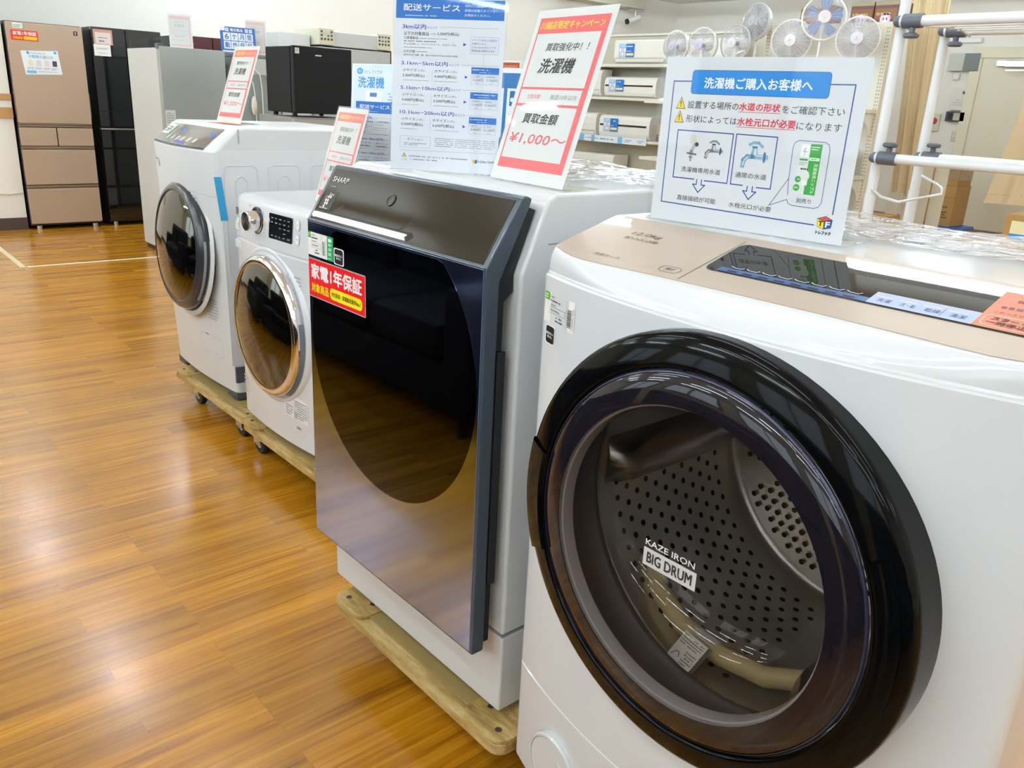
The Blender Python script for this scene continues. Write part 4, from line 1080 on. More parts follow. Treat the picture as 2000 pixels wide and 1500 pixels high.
s.rect(.01, 1.505, .15, 1.60, 'EEECE8', 3); s.micro(.03, 1.56, .13, 1.575, '9A9A9A', 2, 4); s.micro(.05, 1.525, .12, 1.535, '9A9A9A', 1, 4); s.build('price_card', F2)

F3 = thing('refrigerator', 'dark wine-red fridge at the back, only its top showing above the grey fridge', 'refrigerator', (FX, 3.10, 0), R(90))
WN = mat('wine_red', '4A1C22', .12, coat=.5); w = .62
rbx(F3, 'cabinet', mat('case_black', '17181B', .35), 0, w, .045, .66, 0, 1.738)
rbx(F3, 'door', WN, 0, .322, 0, .045, .9, 1.738); rbx(F3, 'door', WN, .328, w, 0, .045, .9, 1.738); rbx(F3, 'drawer', WN, 0, w, 0, .045, .45, .89); rbx(F3, 'drawer', WN, 0, w, 0, .045, .06, .44)
s = Sheet(lf(0, 0, 0)); s.dz = .0012; s.micro(.10, 1.665, .16, 1.675, 'B8A8A8', 1); s.build('nameplate', F3)

F4 = thing('refrigerator', 'silver-grey fridge with pale side panel, right of the black french-door fridge', 'refrigerator', (-6.55, 2.262, 0), R(90))
SG = mat('silver_grey_door', 'A7AEAC', .32, metal=.35, noise=.05, nscale=3); w = .49
rbx(F4, 'cabinet', mat('pale_grey_case', 'C6C8C4', .4), 0, w, .05, .70, .04, 1.545)
d = rbx(F4, 'door', SG, .004, w, 0, .05, .56, 1.555); rbx(F4, 'door', SG, .004, w, 0, .05, .06, .55)
rbx(F4, 'hinge_cover', GREYP, .0, .035, .005, .08, 1.535, 1.575, r=.003); rbx(F4, 'plinth', BLACKP, .01, w-.01, .04, .68, 0, .042)
s = Sheet(lf(0, 0, 0)); s.dz = .0012; s.rect(.01, 1.0, .085, 1.115, 'DADCD8', 1); s.micro(.02, 1.02, .075, 1.10, 'A0A29E', 5); s.build('price_label', F4)

F5 = thing('refrigerator', 'grey fridge with white plug cords hanging down it, beside the black mini fridge', 'refrigerator', (-6.50, 2.83, 0), R(90))
G5 = mat('mid_grey_case', '8E9896', .45, noise=.04); w = .34
rbx(F5, 'cabinet', G5, 0, w, 0, .60, .03, 1.52); rbx(F5, 'top_cover', mat('top_brown_grey', '7A7470', .5), -.002, w+.002, -.004, .60, 1.52, 1.545); rbx(F5, 'upper_band', mat('pale_band', 'B4BAB6', .4), .005, w-.005, -.003, .0, 1.40, 1.515, r=.001)
for x0, top in ((.115, 1.36), (.175, 1.42)):
    b = B(); b.tube([(x0-.05, -.012, top+.02), (x0-.01, -.018, top-.02), (x0+.005, -.012, top-.12), (x0+.01, -.010, 1.0), (x0+.004, -.010, .7)], .005, 8); b.build('power_cord', mat('cord_white', 'DEDCCC', .5), F5)
b = B(); b.ball((.105, -.022, 1.17), .03, .8, .6, 2.4, 14); b.build('plug', mat('cord_white', 'DEDCCC', .5), F5)
b = B(); b.box(.22, .30, -.03, -.004, 1.36, 1.40, .006, rot=Matrix.Rotation(R(38), 3, 'Y')); b.build('plug', mat('cord_white', 'DEDCCC', .5), F5)

F6 = thing('refrigerator', 'low grey fridge with a black mini fridge standing on it', 'refrigerator', (-5.18, 2.615, 0), R(90))
w = .56; G6 = mat('warm_grey_case', '8A8984', .4)
rbx(F6, 'cabinet', G6, 0, w, .045, .52, .03, 1.135); rbx(F6, 'door', mat('warm_grey_door', '9D9C97', .35), 0, w, 0, .045, .50, 1.125); rbx(F6, 'door', mat('warm_grey_door', '9D9C97', .35), 0, w, 0, .045, .05, .49)
s = Sheet(lf(0, 0, 0)); s.dz = .0012; s.rect(.02, 1.0, .09, 1.085, 'DEDCD4', 1); s.micro(.03, 1.03, .08, 1.075, '8A8884', 3); s.build('price_label', F6)
F7 = thing('mini_refrigerator', 'black cube mini fridge standing on the low grey fridge', 'refrigerator', (-5.2, 2.632, 1.137), R(90))
MB_ = mat('matte_black_case', '0F1316', .55, spec=.2); w = .425
rbx(F7, 'cabinet', MB_, 0, w, .05, .40, .022, .430, r=.006); rbx(F7, 'door', mat('matte_black_door', '0B0F13', .5, spec=.25), .0, w, 0, .044, .022, .434, r=.008)
for x in (.04, w-.04):
    for y in (.08, .36):
        b = B(); b.cyl((x, y, 0), (x, y, .024), .016); b.build('foot', RUBBER, F7)
s = Sheet(lf(0, 0, 0)); s.dz = .0012; s.rect(.155, .378, .20, .386, 'C8CACC', 1); s.build('nameplate', F7)
s = Sheet(lf(0, 0, 0)); s.dz = .0012; s.rect(.012, .386, .042, .420, 'D8DAD8', 1); s.micro(.016, .392, .038, .416, '9A9C9A', 3); s.build('sticker', F7)

F8 = thing('refrigerator', 'white fridge at the back behind the black mini fridge', 'refrigerator', (-6.62, 3.24, 0), R(90))
rbx(F8, 'cabinet', WHITE2, 0, .265, .04, .55, 0.02, 1.735); rbx(F8, 'door', WHITE2, 0, .265, 0, .038, .7, 1.735); rbx(F8, 'door', WHITE2, 0, .265, 0, .038, .03, .69)
F9 = thing('refrigerator', 'grey fridge turned to show its back, cream vent cap on top', 'refrigerator', (-6.50, 3.52, 0), R(90))
GB = mat('back_sheet_grey', 'B4B9B8', .35, metal=.3); CRV = mat('vent_cream', 'CFCDB8', .5); w = .68
rbx(F9, 'cabinet', GB, 0, w, 0, .62, .02, 1.645); rbx(F9, 'dark_edge', mat('edge_brown', '3E3634', .5), w, w+.025, .02, .6, .05, 1.66)
cap = rbx(F9, 'top_cap', mat('cap_grey', 'BFC3C2', .3), .12, w-.12, .0, .4, 1.655, 1.765)
for x0 in (0.0, w-.135):
    v = rbx(F9, 'vent_block', CRV, x0, x0+.135, -.01, .4, 1.66, 1.785)
    b = B()
    for i in range(4):
        for j in range(3):
            if x0 < .1 and not (i in (0, 3) or j == 0 or (i > 1 and j == 1)): continue
            b.box(x0+.012+.03*i, x0+.030+.03*i, -.0115, -.008, 1.695+.028*j, 1.712+.028*j)
    b.build('grille', mat('grille_dark', '55523E', .6), v)
    b = B(); b.box(x0+.03, x0+.1, -.012, -.009, 1.735, 1.755); b.build('latch', mat('cap_grey', 'BFC3C2', .3), v)
b = B()
for i in range(4): b.torus((.20+.13*i, -.0005, 1.47), (0, 1, 0), .022, .004, 18, 6)
for i in range(2): b.torus((w-.1, -.0005, 1.58-.03*i), (0, 1, 0), .012, .002, 12, 6)
b.build('pressed_ring', GB, F9)

# wall end with wooden trim bands at the left edge
WD = mat('trim_wood', 'C29660', .4, noise=.08, nscale=10)
slab('wall_left', -9.5, -8.50, .2, 1.655, 0, ZC, CREAM)
slab('baseboard_left', -8.4995, -8.485, .2, 1.655, 0, .105, mat('skirting_dark', '4C3C38', .55))
slab('trim_2', -8.4995, -8.478, .2, 1.655, .956, 1.04, WD); slab('trim_3', -8.4995, -8.484, .2, 1.655, 1.041, 1.10, mat('trim_white', 'F0EEE6', .5)); slab('trim_4', -8.4995, -8.474, .2, 1.655, 1.101, 1.152, WD)
b = B(); b.tube([(-8.49, 1.1, .37), (-8.488, 1.35, .325), (-8.488, 1.55, .312), (-8.488, 1.65, .325)], .005, 6)
cbl = b.build('power_cord', mat('cable_white', 'D8D4C6', .5), None, (-8.49, 1.4, .33)); cbl.location = (-8.49, 1.4, .33)
tag(cbl, 'thin white cord running along the wood-trimmed wall toward the brown fridge', 'cord')

# signs standing on the back fridges
campaign('pale pink campaign sign standing on the silver-grey fridge', -6.87, 2.55, 1.556, 84, 3, .172, .245, 'faded campaign signs', True)
campaign('pale pink campaign sign standing behind the black mini fridge', -6.72, 3.09, 1.5455, 82, 3, .165, .26, 'faded campaign signs', True)
t = sign_root('blue grid sign with large characters, tilted, on top of the grey fridge with cords', 'sign', -6.62, 2.90, 1.546, 84)
fn, up, n_ = lean_fn(8, .27); s = Sheet(fn, .001); s.dz = .0006; GB2 = '3A72C0'
s.rect(0, 0, 270, 190, GB2, 0); s.rect(0, 160, 38, 190, 'F2F2F2', 1)
for i, c in enumerate('6ヶ月間'): s.rect(22+58*i, 92, 76+58*i, 148, 'EEF1F6', 1); s.text(c, 33+58*i, 100, 64+58*i, 140, GB2, 2, bold=.02)
for i, c in enumerate('動作保証'): s.rect(22+58*i, 30, 76+58*i, 87, 'EEF1F6', 1); s.text(c, 31+58*i, 38, 67+58*i, 80, GB2, 2, bold=.02)
s.text('電化製品', 78, 158, 176, 180, 'EEF1F6', 1, bold=.02)
for u in (42, 192, 224): s.rect(u, 156, u+24, 182, 'EEF1F6', 1); s.micro(u+5, 161, u+19, 178, GB2, 2)
s.rect(10, 6, 260, 18, 'E8ECF2', 1); s.build('printed_sheet', t); holder(t, .276, .194, 8, .06)

# posters standing behind the front row on a low white washer
BW = thing('washing_machine', 'white top-loading washer standing behind the front row, mostly hidden', 'washing machine', (-3.0, 2.25, 0))
b = B(); b.box(-3.66, -2.62, 1.93, 2.55, .02, .90, .02); b.build('body', WHITE2, BW, BW.location)
b = B(); b.box(-3.36, -2.68, 1.98, 2.44, .90, .93, .012); b.build('lid', mat('lid_grey', 'C9CDD0', .2), BW, BW.location)
feet(BW, -3.34, -2.7, 2.0, 2.48, 0, .03)
t = sign_root('pale blue washer poster behind the smaller delivery sign, beside the black mini fridge', 'sign', -3.40, 2.12, .9302, 14)
fn, up, n_ = lean_fn(4, .36); s = Sheet(fn, .001); s.dz = .0003
s.rect(0, 0, 360, 500, 'DFE7F4', 0); s.rect(8, 300, 352, 492, 'D6E0F2', 1); s.disc(50, 468, 20, '2E96D2', 2, 20, 14); s.text('安心', 38, 462, 62, 474, 'EAF4FA', 3); s.text('トレファクの', 92, 456, 190, 474, '5A6A7A', 2); s.line([(80, 474), (86, 458)], 2, '5A6A7A', 2)
s.text('洗濯機', 40, 395, 205, 445, '2E8CCB', 2, bold=.02); s.rrect(90, 310, 190, 385, 10, 'EDEFF2', 2); s.rect(118, 358, 162, 376, '3A78B8', 3); s.micro(230, 330, 330, 380, '9AA8BA', 4)
s.build('printed_sheet', t); holder(t, .366, .505, 4, .06)
t = sign_root('dark blue icon poster between the tall delivery sign and the largest campaign sign', 'sign', -2.80, 2.36, .9302, 14)
fn, up, n_ = lean_fn(3, .30); s = Sheet(fn, .001); s.dz = .0004
s.rect(0, 0, 300, 500, '1C6CAE', 0); s.rect(0, 480, 300, 500, 'E6E8EC', 1)
for i in range(4):
    for j in range(3): s.rect(16+72*i, 330-90*j, 70+72*i, 440-90*j-20, 'E3E9F0', 1); s.rect(30+72*i, 350-90*j, 56+72*i, 410-90*j, '1C5C9A', 2); s.disc(43+72*i, 375-90*j, 9, 'E3E9F0', 3, 12)
s.build('printed_sheet', t); holder(t, .304, .503, 3, .06)
t = sign_root('small orange-headed card peeking over the dark blue icon poster', 'sign', -2.96, 2.46, .9302, 14)
fn, up, n_ = lean_fn(2, .22); s = Sheet(fn, .001); s.dz = .0004
s.rect(0, 0, 220, 535, 'EEEAE6', 0); s.frame(6, 6, 214, 527, 10, 'E06A40', 1); s.rect(6, 500, 214, 527, 'E06A40', 1); s.micro(30, 482, 190, 494, '8A8884', 1)
s.build('printed_sheet', t); holder(t, .224, .54, 2, .05)

# crinkled protective film over the backs of the two front washers
def film(label, x0, x1, y0, y1, z, nx=46, ny=30, amp=.010):
    b = B(); vs = []
    for j in range(ny+1):
        for i in range(nx+1):
            x = x0+(x1-x0)*i/nx; y = y0+(y1-y0)*j/ny
            q = amp*(.5+.5*math.sin(17*x+9*y+2.3*math.sin(23*y)))*(.4+.6*abs(math.sin(31*y+5*x)))
            vs.append(b.bm.verts.new((x+.006*math.sin(40*y), y+.008*math.sin(25*x), z+.001+q+random.random()*.0025)))
    for j in range(ny):
        for i in range(nx): b._f([vs[j*(nx+1)+i], vs[j*(nx+1)+i+1], vs[(j+1)*(nx+1)+i+1], vs[(j+1)*(nx+1)+i]])
    o = b.build('plastic_film', FILM, None, ((x0+x1)/2, (y0+y1)/2, z), smooth=60); o.location = ((x0+x1)/2, (y0+y1)/2, z)
    return tag(o, label, 'plastic film')
film('crinkled clear film over the rear top of the navy glass-front washer', -1.62, -1.02, 1.14, 1.53, 1.161, amp=.012)
film('crinkled clear film over the rear top of the big black-ringed washer', HX-.35, HX+.35, 1.14, 1.40, 1.1395, amp=.008)

# ------------------------------------------------------------------ air conditioner shelving
SY = 8.5
SH = thing('display_shelf', 'cream steel wall shelving with air conditioners on three boards', 'shelf', (-7.3, SY, 0))
SX0, SX1 = -8.98, -5.75
b = B(); b.box(SX0, SX1, SY+.40, SY+.42, .05, 2.19); b.build('back_panel', SHELFBACK, SH, SH.location)
for x in (SX0, -7.9+.9, SX1):
    b = B(); b.box(x-.02, x+.02, SY+.37, SY+.43, 0, 2.20, .002); b.build('upright', SHELFW, SH, SH.location)
for z in (1.825, 1.42, .905, .10):
    b = B(); b.box(SX0, SX1, SY, SY+.40, z-.035, z, .003); b.build('shelf_board', SHELFW, SH, SH.location)
b = B(); b.box(SX0, SX1, SY+.36, SY+.44, 2.19, 2.215, .002); b.build('top_rail', SHELFW, SH, SH.location)
s = Sheet(lf(-8.50, SY-.012, .845)); s.dz = .001; s.rect(0, 0, 1.31, .085, 'E4EEF4', 0)
for i, (a, c) in enumerate(((0, .20), (.34, .40), (.82, .90))): s.rect(a, .002, c, .083, '7CB8E4', 1)
s.micro(.22, .03, .5, .06, '8FB4DA', 1, 2); s.micro(.5, .025, .78, .06, '7AA4D2', 1, 2); s.micro(.95, .02, 1.06, .06, '7AA4D2', 2, 2); s.micro(1.16, .02, 1.28, .06, '7AA4D2', 2, 2); s.micro(.01, .02, .15, .065, 'C6E0F2', 2, 2)
s.build('price_rail', SH, SH.location)
ACW = mat('aircon_white', 'E8E7DF', .3); BAG = clear('bag_film', 'F4F4F2', fog=.22, fogcol='F0F0EC', rough=.1, bump=.8, bscale=30)


def aircon(label, x, z, w, h, dep=.21, stripe=True, card=True, flat=False, y=SY+.02):
    t = thing('air_conditioner', label, 'air conditioner', (x, y, z), group='air conditioners on the wall shelving')
    pr = [(dep, 0), (dep, h), (.07, h), (.03, h*.95), (.006, h*.80), (.0, h*.55), (.004, h*.22), (.03, .012), (.06, 0)]
    if flat: pr = [(dep, 0), (dep, h), (.03, h), (.006, h*.97), (0, h*.9), (0, h*.22), (.05, .01), (.07, 0)]
    B().prism(pr, 'x', 0, w, .006, 2).build('body', ACW, t)
    if stripe:
        b = B(); b.box(.02, w-.05, -.003, .012, h*.52, h*.60, .001); b.build('front_stripe', mat('stripe_black', '1A1B1E', .25), t)
    else:
        b = B(); b.box(.02, w-.02, -.002, .012, h*.24, h*.255); b.build('louver_gap', mat('gap_grey', '7A7A74', .5), t)
    b = B(); b.box(.03, w-.03, .002, .02, h*.08, h*.2, .003); b.build('louver', mat('louver_white', 'DAD9D0', .35), t)
    if card:
        s = Sheet(lf(w*.10, -.006, h*.28)); s.dz = .001; cw = .26; ch = h*.56
        s.rect(0, 0, cw*.47, ch, '9CC6EA', 0); s.rect(cw*.47, 0, cw, ch, '1F74C4', 0); s.micro(.012, ch*.8, cw*.42, ch*.94, 'E4F0FA', 1)
        for i in range(3):
            for j in range(2): s.rect(.012+cw*.15*i, ch*(.12+.3*j), .012+cw*.15*i+cw*.11, ch*(.36+.3*j), 'E8EEF4' if (i+j) % 2 else 'F0C6B8', 1)
        s.micro(cw*.51, ch*.72, cw*.95, ch*.9, 'D4E6F6', 1); s.rect(cw*.5, ch*.12, cw*.96, ch*.3, 'E8E2A0', 1); s.micro(cw*.52, ch*.38, cw*.85, ch*.52, 'F0B8A0', 1)
        s.build('price_card', t)
    return t


aircon('flat white air conditioner with two-tone card on the top shelf board', -7.90, 1.826, .86, .285, flat=True, stripe=False)
aircon('white air conditioner behind the row of clear-guard fans on the top board', -6.90, 1.826, .86, .285, flat=True, stripe=False, card=False)
aircon('black-striped air conditioner with two-tone card on the middle shelf board', -8.03, 1.421, .88, .255)
aircon('black-striped air conditioner with two-tone card on the board with the blue price rail', -8.07, .906, .88, .295)
aircon('white air conditioner at the left end of the middle board, mostly behind the campaign sign', -8.94, 1.421, .84, .34, card=False, stripe=False)
aircon('white air conditioner at the left end of the board with the price rail', -8.95, .906, .82, .31, card=False, stripe=False)
cb_ = thing('cardboard_box', 'flat cardboard box under the lowest white air conditioner', 'box', (-8.5, SY+.02, .1005))
b = B(); b.box(0, .58, 0, .34, 0, .40, .003); b.build('carton', CARD, cb_)
b = B(); b.box(-.001, .581, .16, .19, .399, .4012); b.build('packing_tape', mat('packing_tape', 'C8A878', .3), cb_)
aircon('white air conditioner lying on the cardboard box at the lowest level', -8.55, .503, .78, .19, dep=.30, card=False, stripe=False, y=SY+.03)
bx = thing('cardboard_box', 'small cardboard box with black band at the right of the price-rail board', 'box', (-7.07, SY+.03, .906))
b = B(); b.box(0, .22, 0, .22, 0, .22, .003); b.build('carton', CARD, bx)
s = Sheet(lf(0, -.001, 0)); s.dz = .001; s.rect(.002, .005, .218, .085, '26241E', 0); s.text('2W', .03, .012, .12, .075, 'D8CC7A', 1, bold=.02); s.build('printed_band', bx)
b = B(); b.lathe([(.0, 0), (.08, 0), (.085, .02), (.08, .15), (.06, .17), (.0005, .172)], (-6.96, SY+.15, 1.127), (0, 0, 1), 20); o = b.build('humidifier', ACW, None, (-6.96, SY+.15, 1.127)); o.location = (-6.96, SY+.15, 1.127)
tag(o, 'small white rounded appliance on the box with the black band', 'humidifier')
b = B(); b.box(-8.92, -8.1, SY+.22, SY+.25, 2.216, 2.22); b.bm.free()

# ------------------------------------------------------------------ gondola with the fans
GY = 7.0
G = thing('gondola_shelf', 'cream gondola shelving carrying the row of electric fans', 'shelf', (-4.5, GY, 0))
GX0, GX1 = -5.60, -3.50
b = B(); b.box(-4.60, GX1, GY, GY+.03, .05, 2.055); b.build('back_panel', SHELFW, G, G.location)
for x in (-4.60, GX1, -5.58):
    zt = 2.045 if x > -5 else 1.37
    u_ = B().box(x-.025, x+.025, GY-.03, GY+.045, 0, zt, .002).build('upright', SHELFW, G, G.location)
    b = B(); z = .15
    while z < zt-.04: b.box(x-.016, x-.004, GY-.0312, GY-.029, z, z+.014); b.box(x+.004, x+.016, GY-.0312, GY-.029, z, z+.014); z += .028
    b.build('slots', mat('slot_grey', 'B4AE98', .6), u_, G.location)
for z, y0, xa in ((1.38, 6.52, GX0), (.85, 6.52, GX0), (.48, 6.50, GX0), (.12, 6.48, GX0)):
    b = B(); b.box(xa, GX1+.02, y0, GY-.032, z-.03, z, .003); b.build('shelf_board', SHELFW, G, G.location)
    if z > .3:
        for x in (GX1, -4.6):
            P2 = [(GY-.032, z-.03), (y0+.03, z-.03), (y0+.04, z-.05)] + [(y0+.04+(GY-.072-y0-.04)*math.sin(R(a)), z-.05-.16*(1-math.cos(R(a)))) for a in range(0, 91, 15)] + [(GY-.032, z-.21)]
            b = B(); b.prism(P2, 'x', x-.004, x+.004); b.build('bracket', SHELFW, G, G.location)
b = B(); b.box(-4.62, GX1+.02, GY+.046, GY+.42, 2.03, 2.055, .003); b.build('top_board', SHELFW, G, G.location)
FW = mat('fan_white', 'E8E8E6', .3); FGUARD = clear('fan_guard_haze', 'FFFFFF', fog=.34, fogcol='C8CAD0', rough=.25)
FG2 = clear('fan_guard_light', 'FFFFFF', fog=.15, fogcol='CCCED6', rough=.25)


def fan(label, x, z0, h, r, yaw, blade, hubc, guardM, tilt=0, rim=None, y=6.76, five=False, deep=False):
    t = thing('electric_fan', label, 'fan', (x, y, z0), R(yaw), 'electric fans on the gondola')
    b = B(); b.lathe([(.0005, .028), (.05, .030), (.10, .018), (.115, .004), (.115, 0)], (0, 0, 0), (0, 0, 1), 28); b.build('base', FW, t)
    b = B(); b.cyl((0, .02, .02), (0, .03, h-.02), .014, .011, 12); b.build('pole', FW, t)
    ax = Vector((0, -math.cos(R(tilt)), math.sin(R(tilt)))); c = Vector((0, 0, h))
    b = B(); b.lathe([(.0005, -.15), (.03, -.145), (.045, -.11), (.045, -.04), (.02, -.03)], c, ax, 20); b.build('motor', FW, t, smooth=50)
    bl = B(); n = 5
    e1 = Vector((1, 0, 0)); e2 = ax.cross(e1)
    for k in range(n):
        a = 2*math.pi*k/n+.3; P0 = []; P1_ = []
        for q, (rr, d0, d1) in enumerate(((.028, -.25, .25), (.5*r, -.42, .30), (.78*r, -.40, .32), (.86*r, -.22, .20))):
            for L_, d, s_ in ((P0, d0, 1), (P1_, d1, -1)):
                L_.append(c + (e1*math.cos(a+d)+e2*math.sin(a+d))*rr + ax*(.012*s_))
        bl.rings([P0, P1_], False, False, False)
    bl.build('blades', blade, t, smooth=60, fix=False)
    g = B(); g.torus(c+ax*.005, ax, r, .0065 if rim is None else .008, 40, 8); gd = g.build('guard_ring', rim or FW, t)
    b = B(); b.lathe([(r*.99, .008), (r*.9, .035), (r*.6, .055), (r*.27, .062)], c, ax, 40); b.build('guard_front', guardM, gd, smooth=60)
    b = B(); b.lathe([(r*.99, .0), (r*.93, -.05), (r*.6, -.075), (r*.25, -.08)], c, ax, 40); b.build('guard_back', FW if deep else guardM, gd, smooth=60)
    wb = B()
    for k in range(24):
        a = 2*math.pi*k/24; e = e1*math.cos(a)+e2*math.sin(a)
        wb.tube([c+e*r*.98+ax*.010, c+e*r*.9+ax*.036, c+e*r*.6+ax*.056, c+e*r*.27+ax*.063], .0006, 3)
    wb.build('guard_wires', FW, gd)
    b = B(); b.lathe([(r*.29, .060), (r*.28, .068), (r*.1, .071), (.0005, .071)], c, ax, 24); b.build('hub_cap', hubc, t)
    s = Sheet(pl_fn(c+ax*.0716-Vector((.02, 0, .018)), (1, 0, 0), e2 if e2.z > 0 else -e2)); s.dz = .0006; s.micro(.006, .006, .034, .014, '8A8EA8', 1); s.disc(.02, .022, .006, 'B0B2C4', 1, 10); s.build('hub_mark', t)
    return t


CLB = clear('blade_smoke', 'F4F4F6', fog=.35, fogcol='B8BCCC'); GRB = clear('blade_grey', 'E8E8E8', fog=.5, fogcol='8E9294'); BLB = clear('blade_blue', 'D8E2F8', fog=.55, fogcol='7EA2E4')
LAV = mat('hub_lavender', 'C2C2DE', .3); HW = mat('hub_white', 'E6E6EA', .3)
ZS = 1.3805
fan('low fan with lavender hub and clear guard, first from the left', -5.475, ZS, .495, .140, 0, CLB, LAV, FGUARD)
fan('low fan with lavender hub and clear guard, second from the left', -5.165, ZS, .50, .152, 4, CLB, LAV, FG2)
fan('low fan with pale grey hub, just left of the tall grey fan', -4.655, ZS, .495, .146, 2, CLB, mat('hub_pale', 'D4D8DE', .3), FG2, rim=mat('rim_grey', 'B8BABC', .3), y=6.56)
fan('tall grey fan with deep white housing turned to the left', -4.635, ZS, .69, .150, -10, GRB, mat('hub_grey', 'B4B6B6', .3), FGUARD, tilt=4, rim=mat('rim_grey', 'B8BABC', .3), deep=True, y=6.80)
fan('low fan with white hub left of the blue-bladed fan', -4.235, ZS, .525, .165, 20, CLB, HW, FGUARD)
fan('tall fan with blue blades and white ring', -3.965, ZS, .695, .172, 34, BLB, mat('hub_pinkish', 'E4DEE2', .3), FG2, tilt=4, rim=mat('rim_white', 'EEEDE8', .25))
fan('low fan with white hub at the right end beneath the dark red boxes', -3.638, ZS, .53, .165, 20, CLB, mat('hub_blueish', 'DCE0EC', .3), FGUARD)
BX = mat('dark_red_carton', '6A3A32', .5, noise=.2, nscale=14)
for x0, x1, lb in ((-4.40, -4.14, 'dark printed box on the gondola top behind the blue-bladed fan'), (-3.93, -3.73, 'dark red box with pink label, left of the pair on the gondola top'), (-3.72, -3.52, 'dark red box with pale pink label, right of the pair on the gondola top')):
    t = thing('boxed_goods', lb, 'box', ((x0+x1)/2, GY+.21, 2.058), group='dark boxes on top of the gondola')
    w = (x1-x0)/2; b = B(); b.box(-w, w, -.1, .14, 0, .165, .002); b.build('carton', BX, t)
    s = Sheet(lf(-w, -.1012, 0)); s.dz = .001; s.rect(0, .135, 2*w, .163, '8C8468', 0); s.rect(.01, .03, 2*w-.01, .11, '7A5638', 0); s.micro(.02, .05, 2*w-.02, .09, 'B49A5A', 1, 1)
    if x0 > -4: s.disc(w, .0+.03, .045, 'E0B8D8', 1, 16); s.disc(w, .028, .026, 'F0E6EE', 2, 12); s.rect(w-.02, .02, w-.008, .04, '5A4A6A', 3); s.rect(w+.008, .02, w+.02, .04, '5A4A6A', 3)
    s.build('printed_face', t)
for x, y, z, w, h, lb in ((-3.74, 6.62, .851, .20, .22, 'brown cardboard box at the right end of a gondola board'), (-3.80, 6.62, .481, .20, .19, 'brown cardboard box on the low gondola board')):
    t = thing('cardboard_box', lb, 'box', (x, y, z)); b = B(); b.box(0, w, 0, .26, 0, h, .003); b.build('carton', CARD, t)
    s = Sheet(lf(0, -.001, 0)); s.dz = .001; s.rrect(w*.55, h*.12, w*.8, h*.28, .01, 'D8C29A', 0); s.build('sticker', t)

# ------------------------------------------------------------------ curtains, folding screen
CUR = mat('tan_curtain', 'D2BE98', .75, noise=.06, nscale=6)


def curtain(label, zl, zh, left, right, y, folds, amp, hem=True):
    b = B(); nx, nz = 72, 14; th = .004
    def P(i, j, back):
        t = i/nx; q = j/nz; z = zl+(zh-zl)*q; x0 = left(z); x1 = right(z); x = x0+(x1-x0)*t
        k = amp*(.5+.5*q)
        yy = y + k*math.sin(2*math.pi*folds*t + .6*math.sin(3*q)) + .3*k*math.sin(2*math.pi*folds*2.3*t+1)
        zz = z + (.02*math.sin(5*t)*(1-q)) - (.03*t*(1-q))
        return Vector((x, yy+back*th, zz))
    for back in (0, 1):
        vs = [[b.bm.verts.new(P(i, j, back)) for i in range(nx+1)] for j in range(nz+1)]
        for j in range(nz):
            for i in range(nx): b._f([vs[j][i], vs[j][i+1], vs[j+1][i+1], vs[j+1][i]])
        if back == 0: f0 = vs
    for i in range(nx): b._f([f0[0][i], f0[0][i+1], vs[0][i+1], vs[0][i]]); b._f([f0[nz][i], f0[nz][i+1], vs[nz][i+1], vs[nz][i]])
    for j in range(nz): b._f([f0[j][0], f0[j+1][0], vs[j+1][0], vs[j][0]]); b._f([f0[j][nx], f0[j+1][nx], vs[j+1][nx], vs[j][nx]])
    ox = left(zl)
    o = b.build('curtain', CUR, None, (ox, y, zl), smooth=70, fix=True); o.location = (ox, y, zl)
    tag(o, label, 'curtain')
    b = B(); 
    for i in range(nx):
        p, q_ = P(i, 0, 0), P(i+1, 0, 0)
        b.poly([p+Vector((0, -.002, .075)), q_+Vector((0, -.002, .075)), q_+Vector((0, -.002, .078)), p+Vector((0, -.002, .078))])
    b.build('hem_stitch', mat('hem_tan', 'B89058', .8), o, (ox, y, zl), smooth=0)
    return o


curtain('tan curtain hanging between the gondola shelving and the white rack pole', .66, 2.92, lambda z: -3.715-.088*(z-.66), lambda z: -3.462-.022*(z-.66), 8.0, 2.6, .035)
curtain('tan curtain at the right edge in front of the cream door', .66, 2.92, lambda z: -2.876+.087*(z-.68)+.06*math.sin((z-.68)*1.2), lambda z: -1.55, 8.0, 4.5, .04)
t = thing('curtain_rail', 'white curtain rail on the ceiling carrying the tan curtains', 'curtain rail', (-2.8, 8.0, 2.925))
b = B(); b.box(-1.3, 1.3, -.02, .02, .0, .025); b.build('rail', FW, t)
t = thing('folding_screen', 'white folded screen standing behind the tan curtain', 'screen', (-3.8, 8.5, 0))
for i in range(4):
    b = B(); x = -.16+.135*i; b.box(x, x+.125, -.02+.03*(i % 2), .0+.03*(i % 2), .02, .95, .003); b.build('leaf', mat('screen_cream', 'E2DFCF', .5), t)
    b = B(); b.box(x+.02, x+.1, -.01+.03*(i % 2), .0+.03*(i % 2), 0, .02); b.build('foot', RUBBER, t)

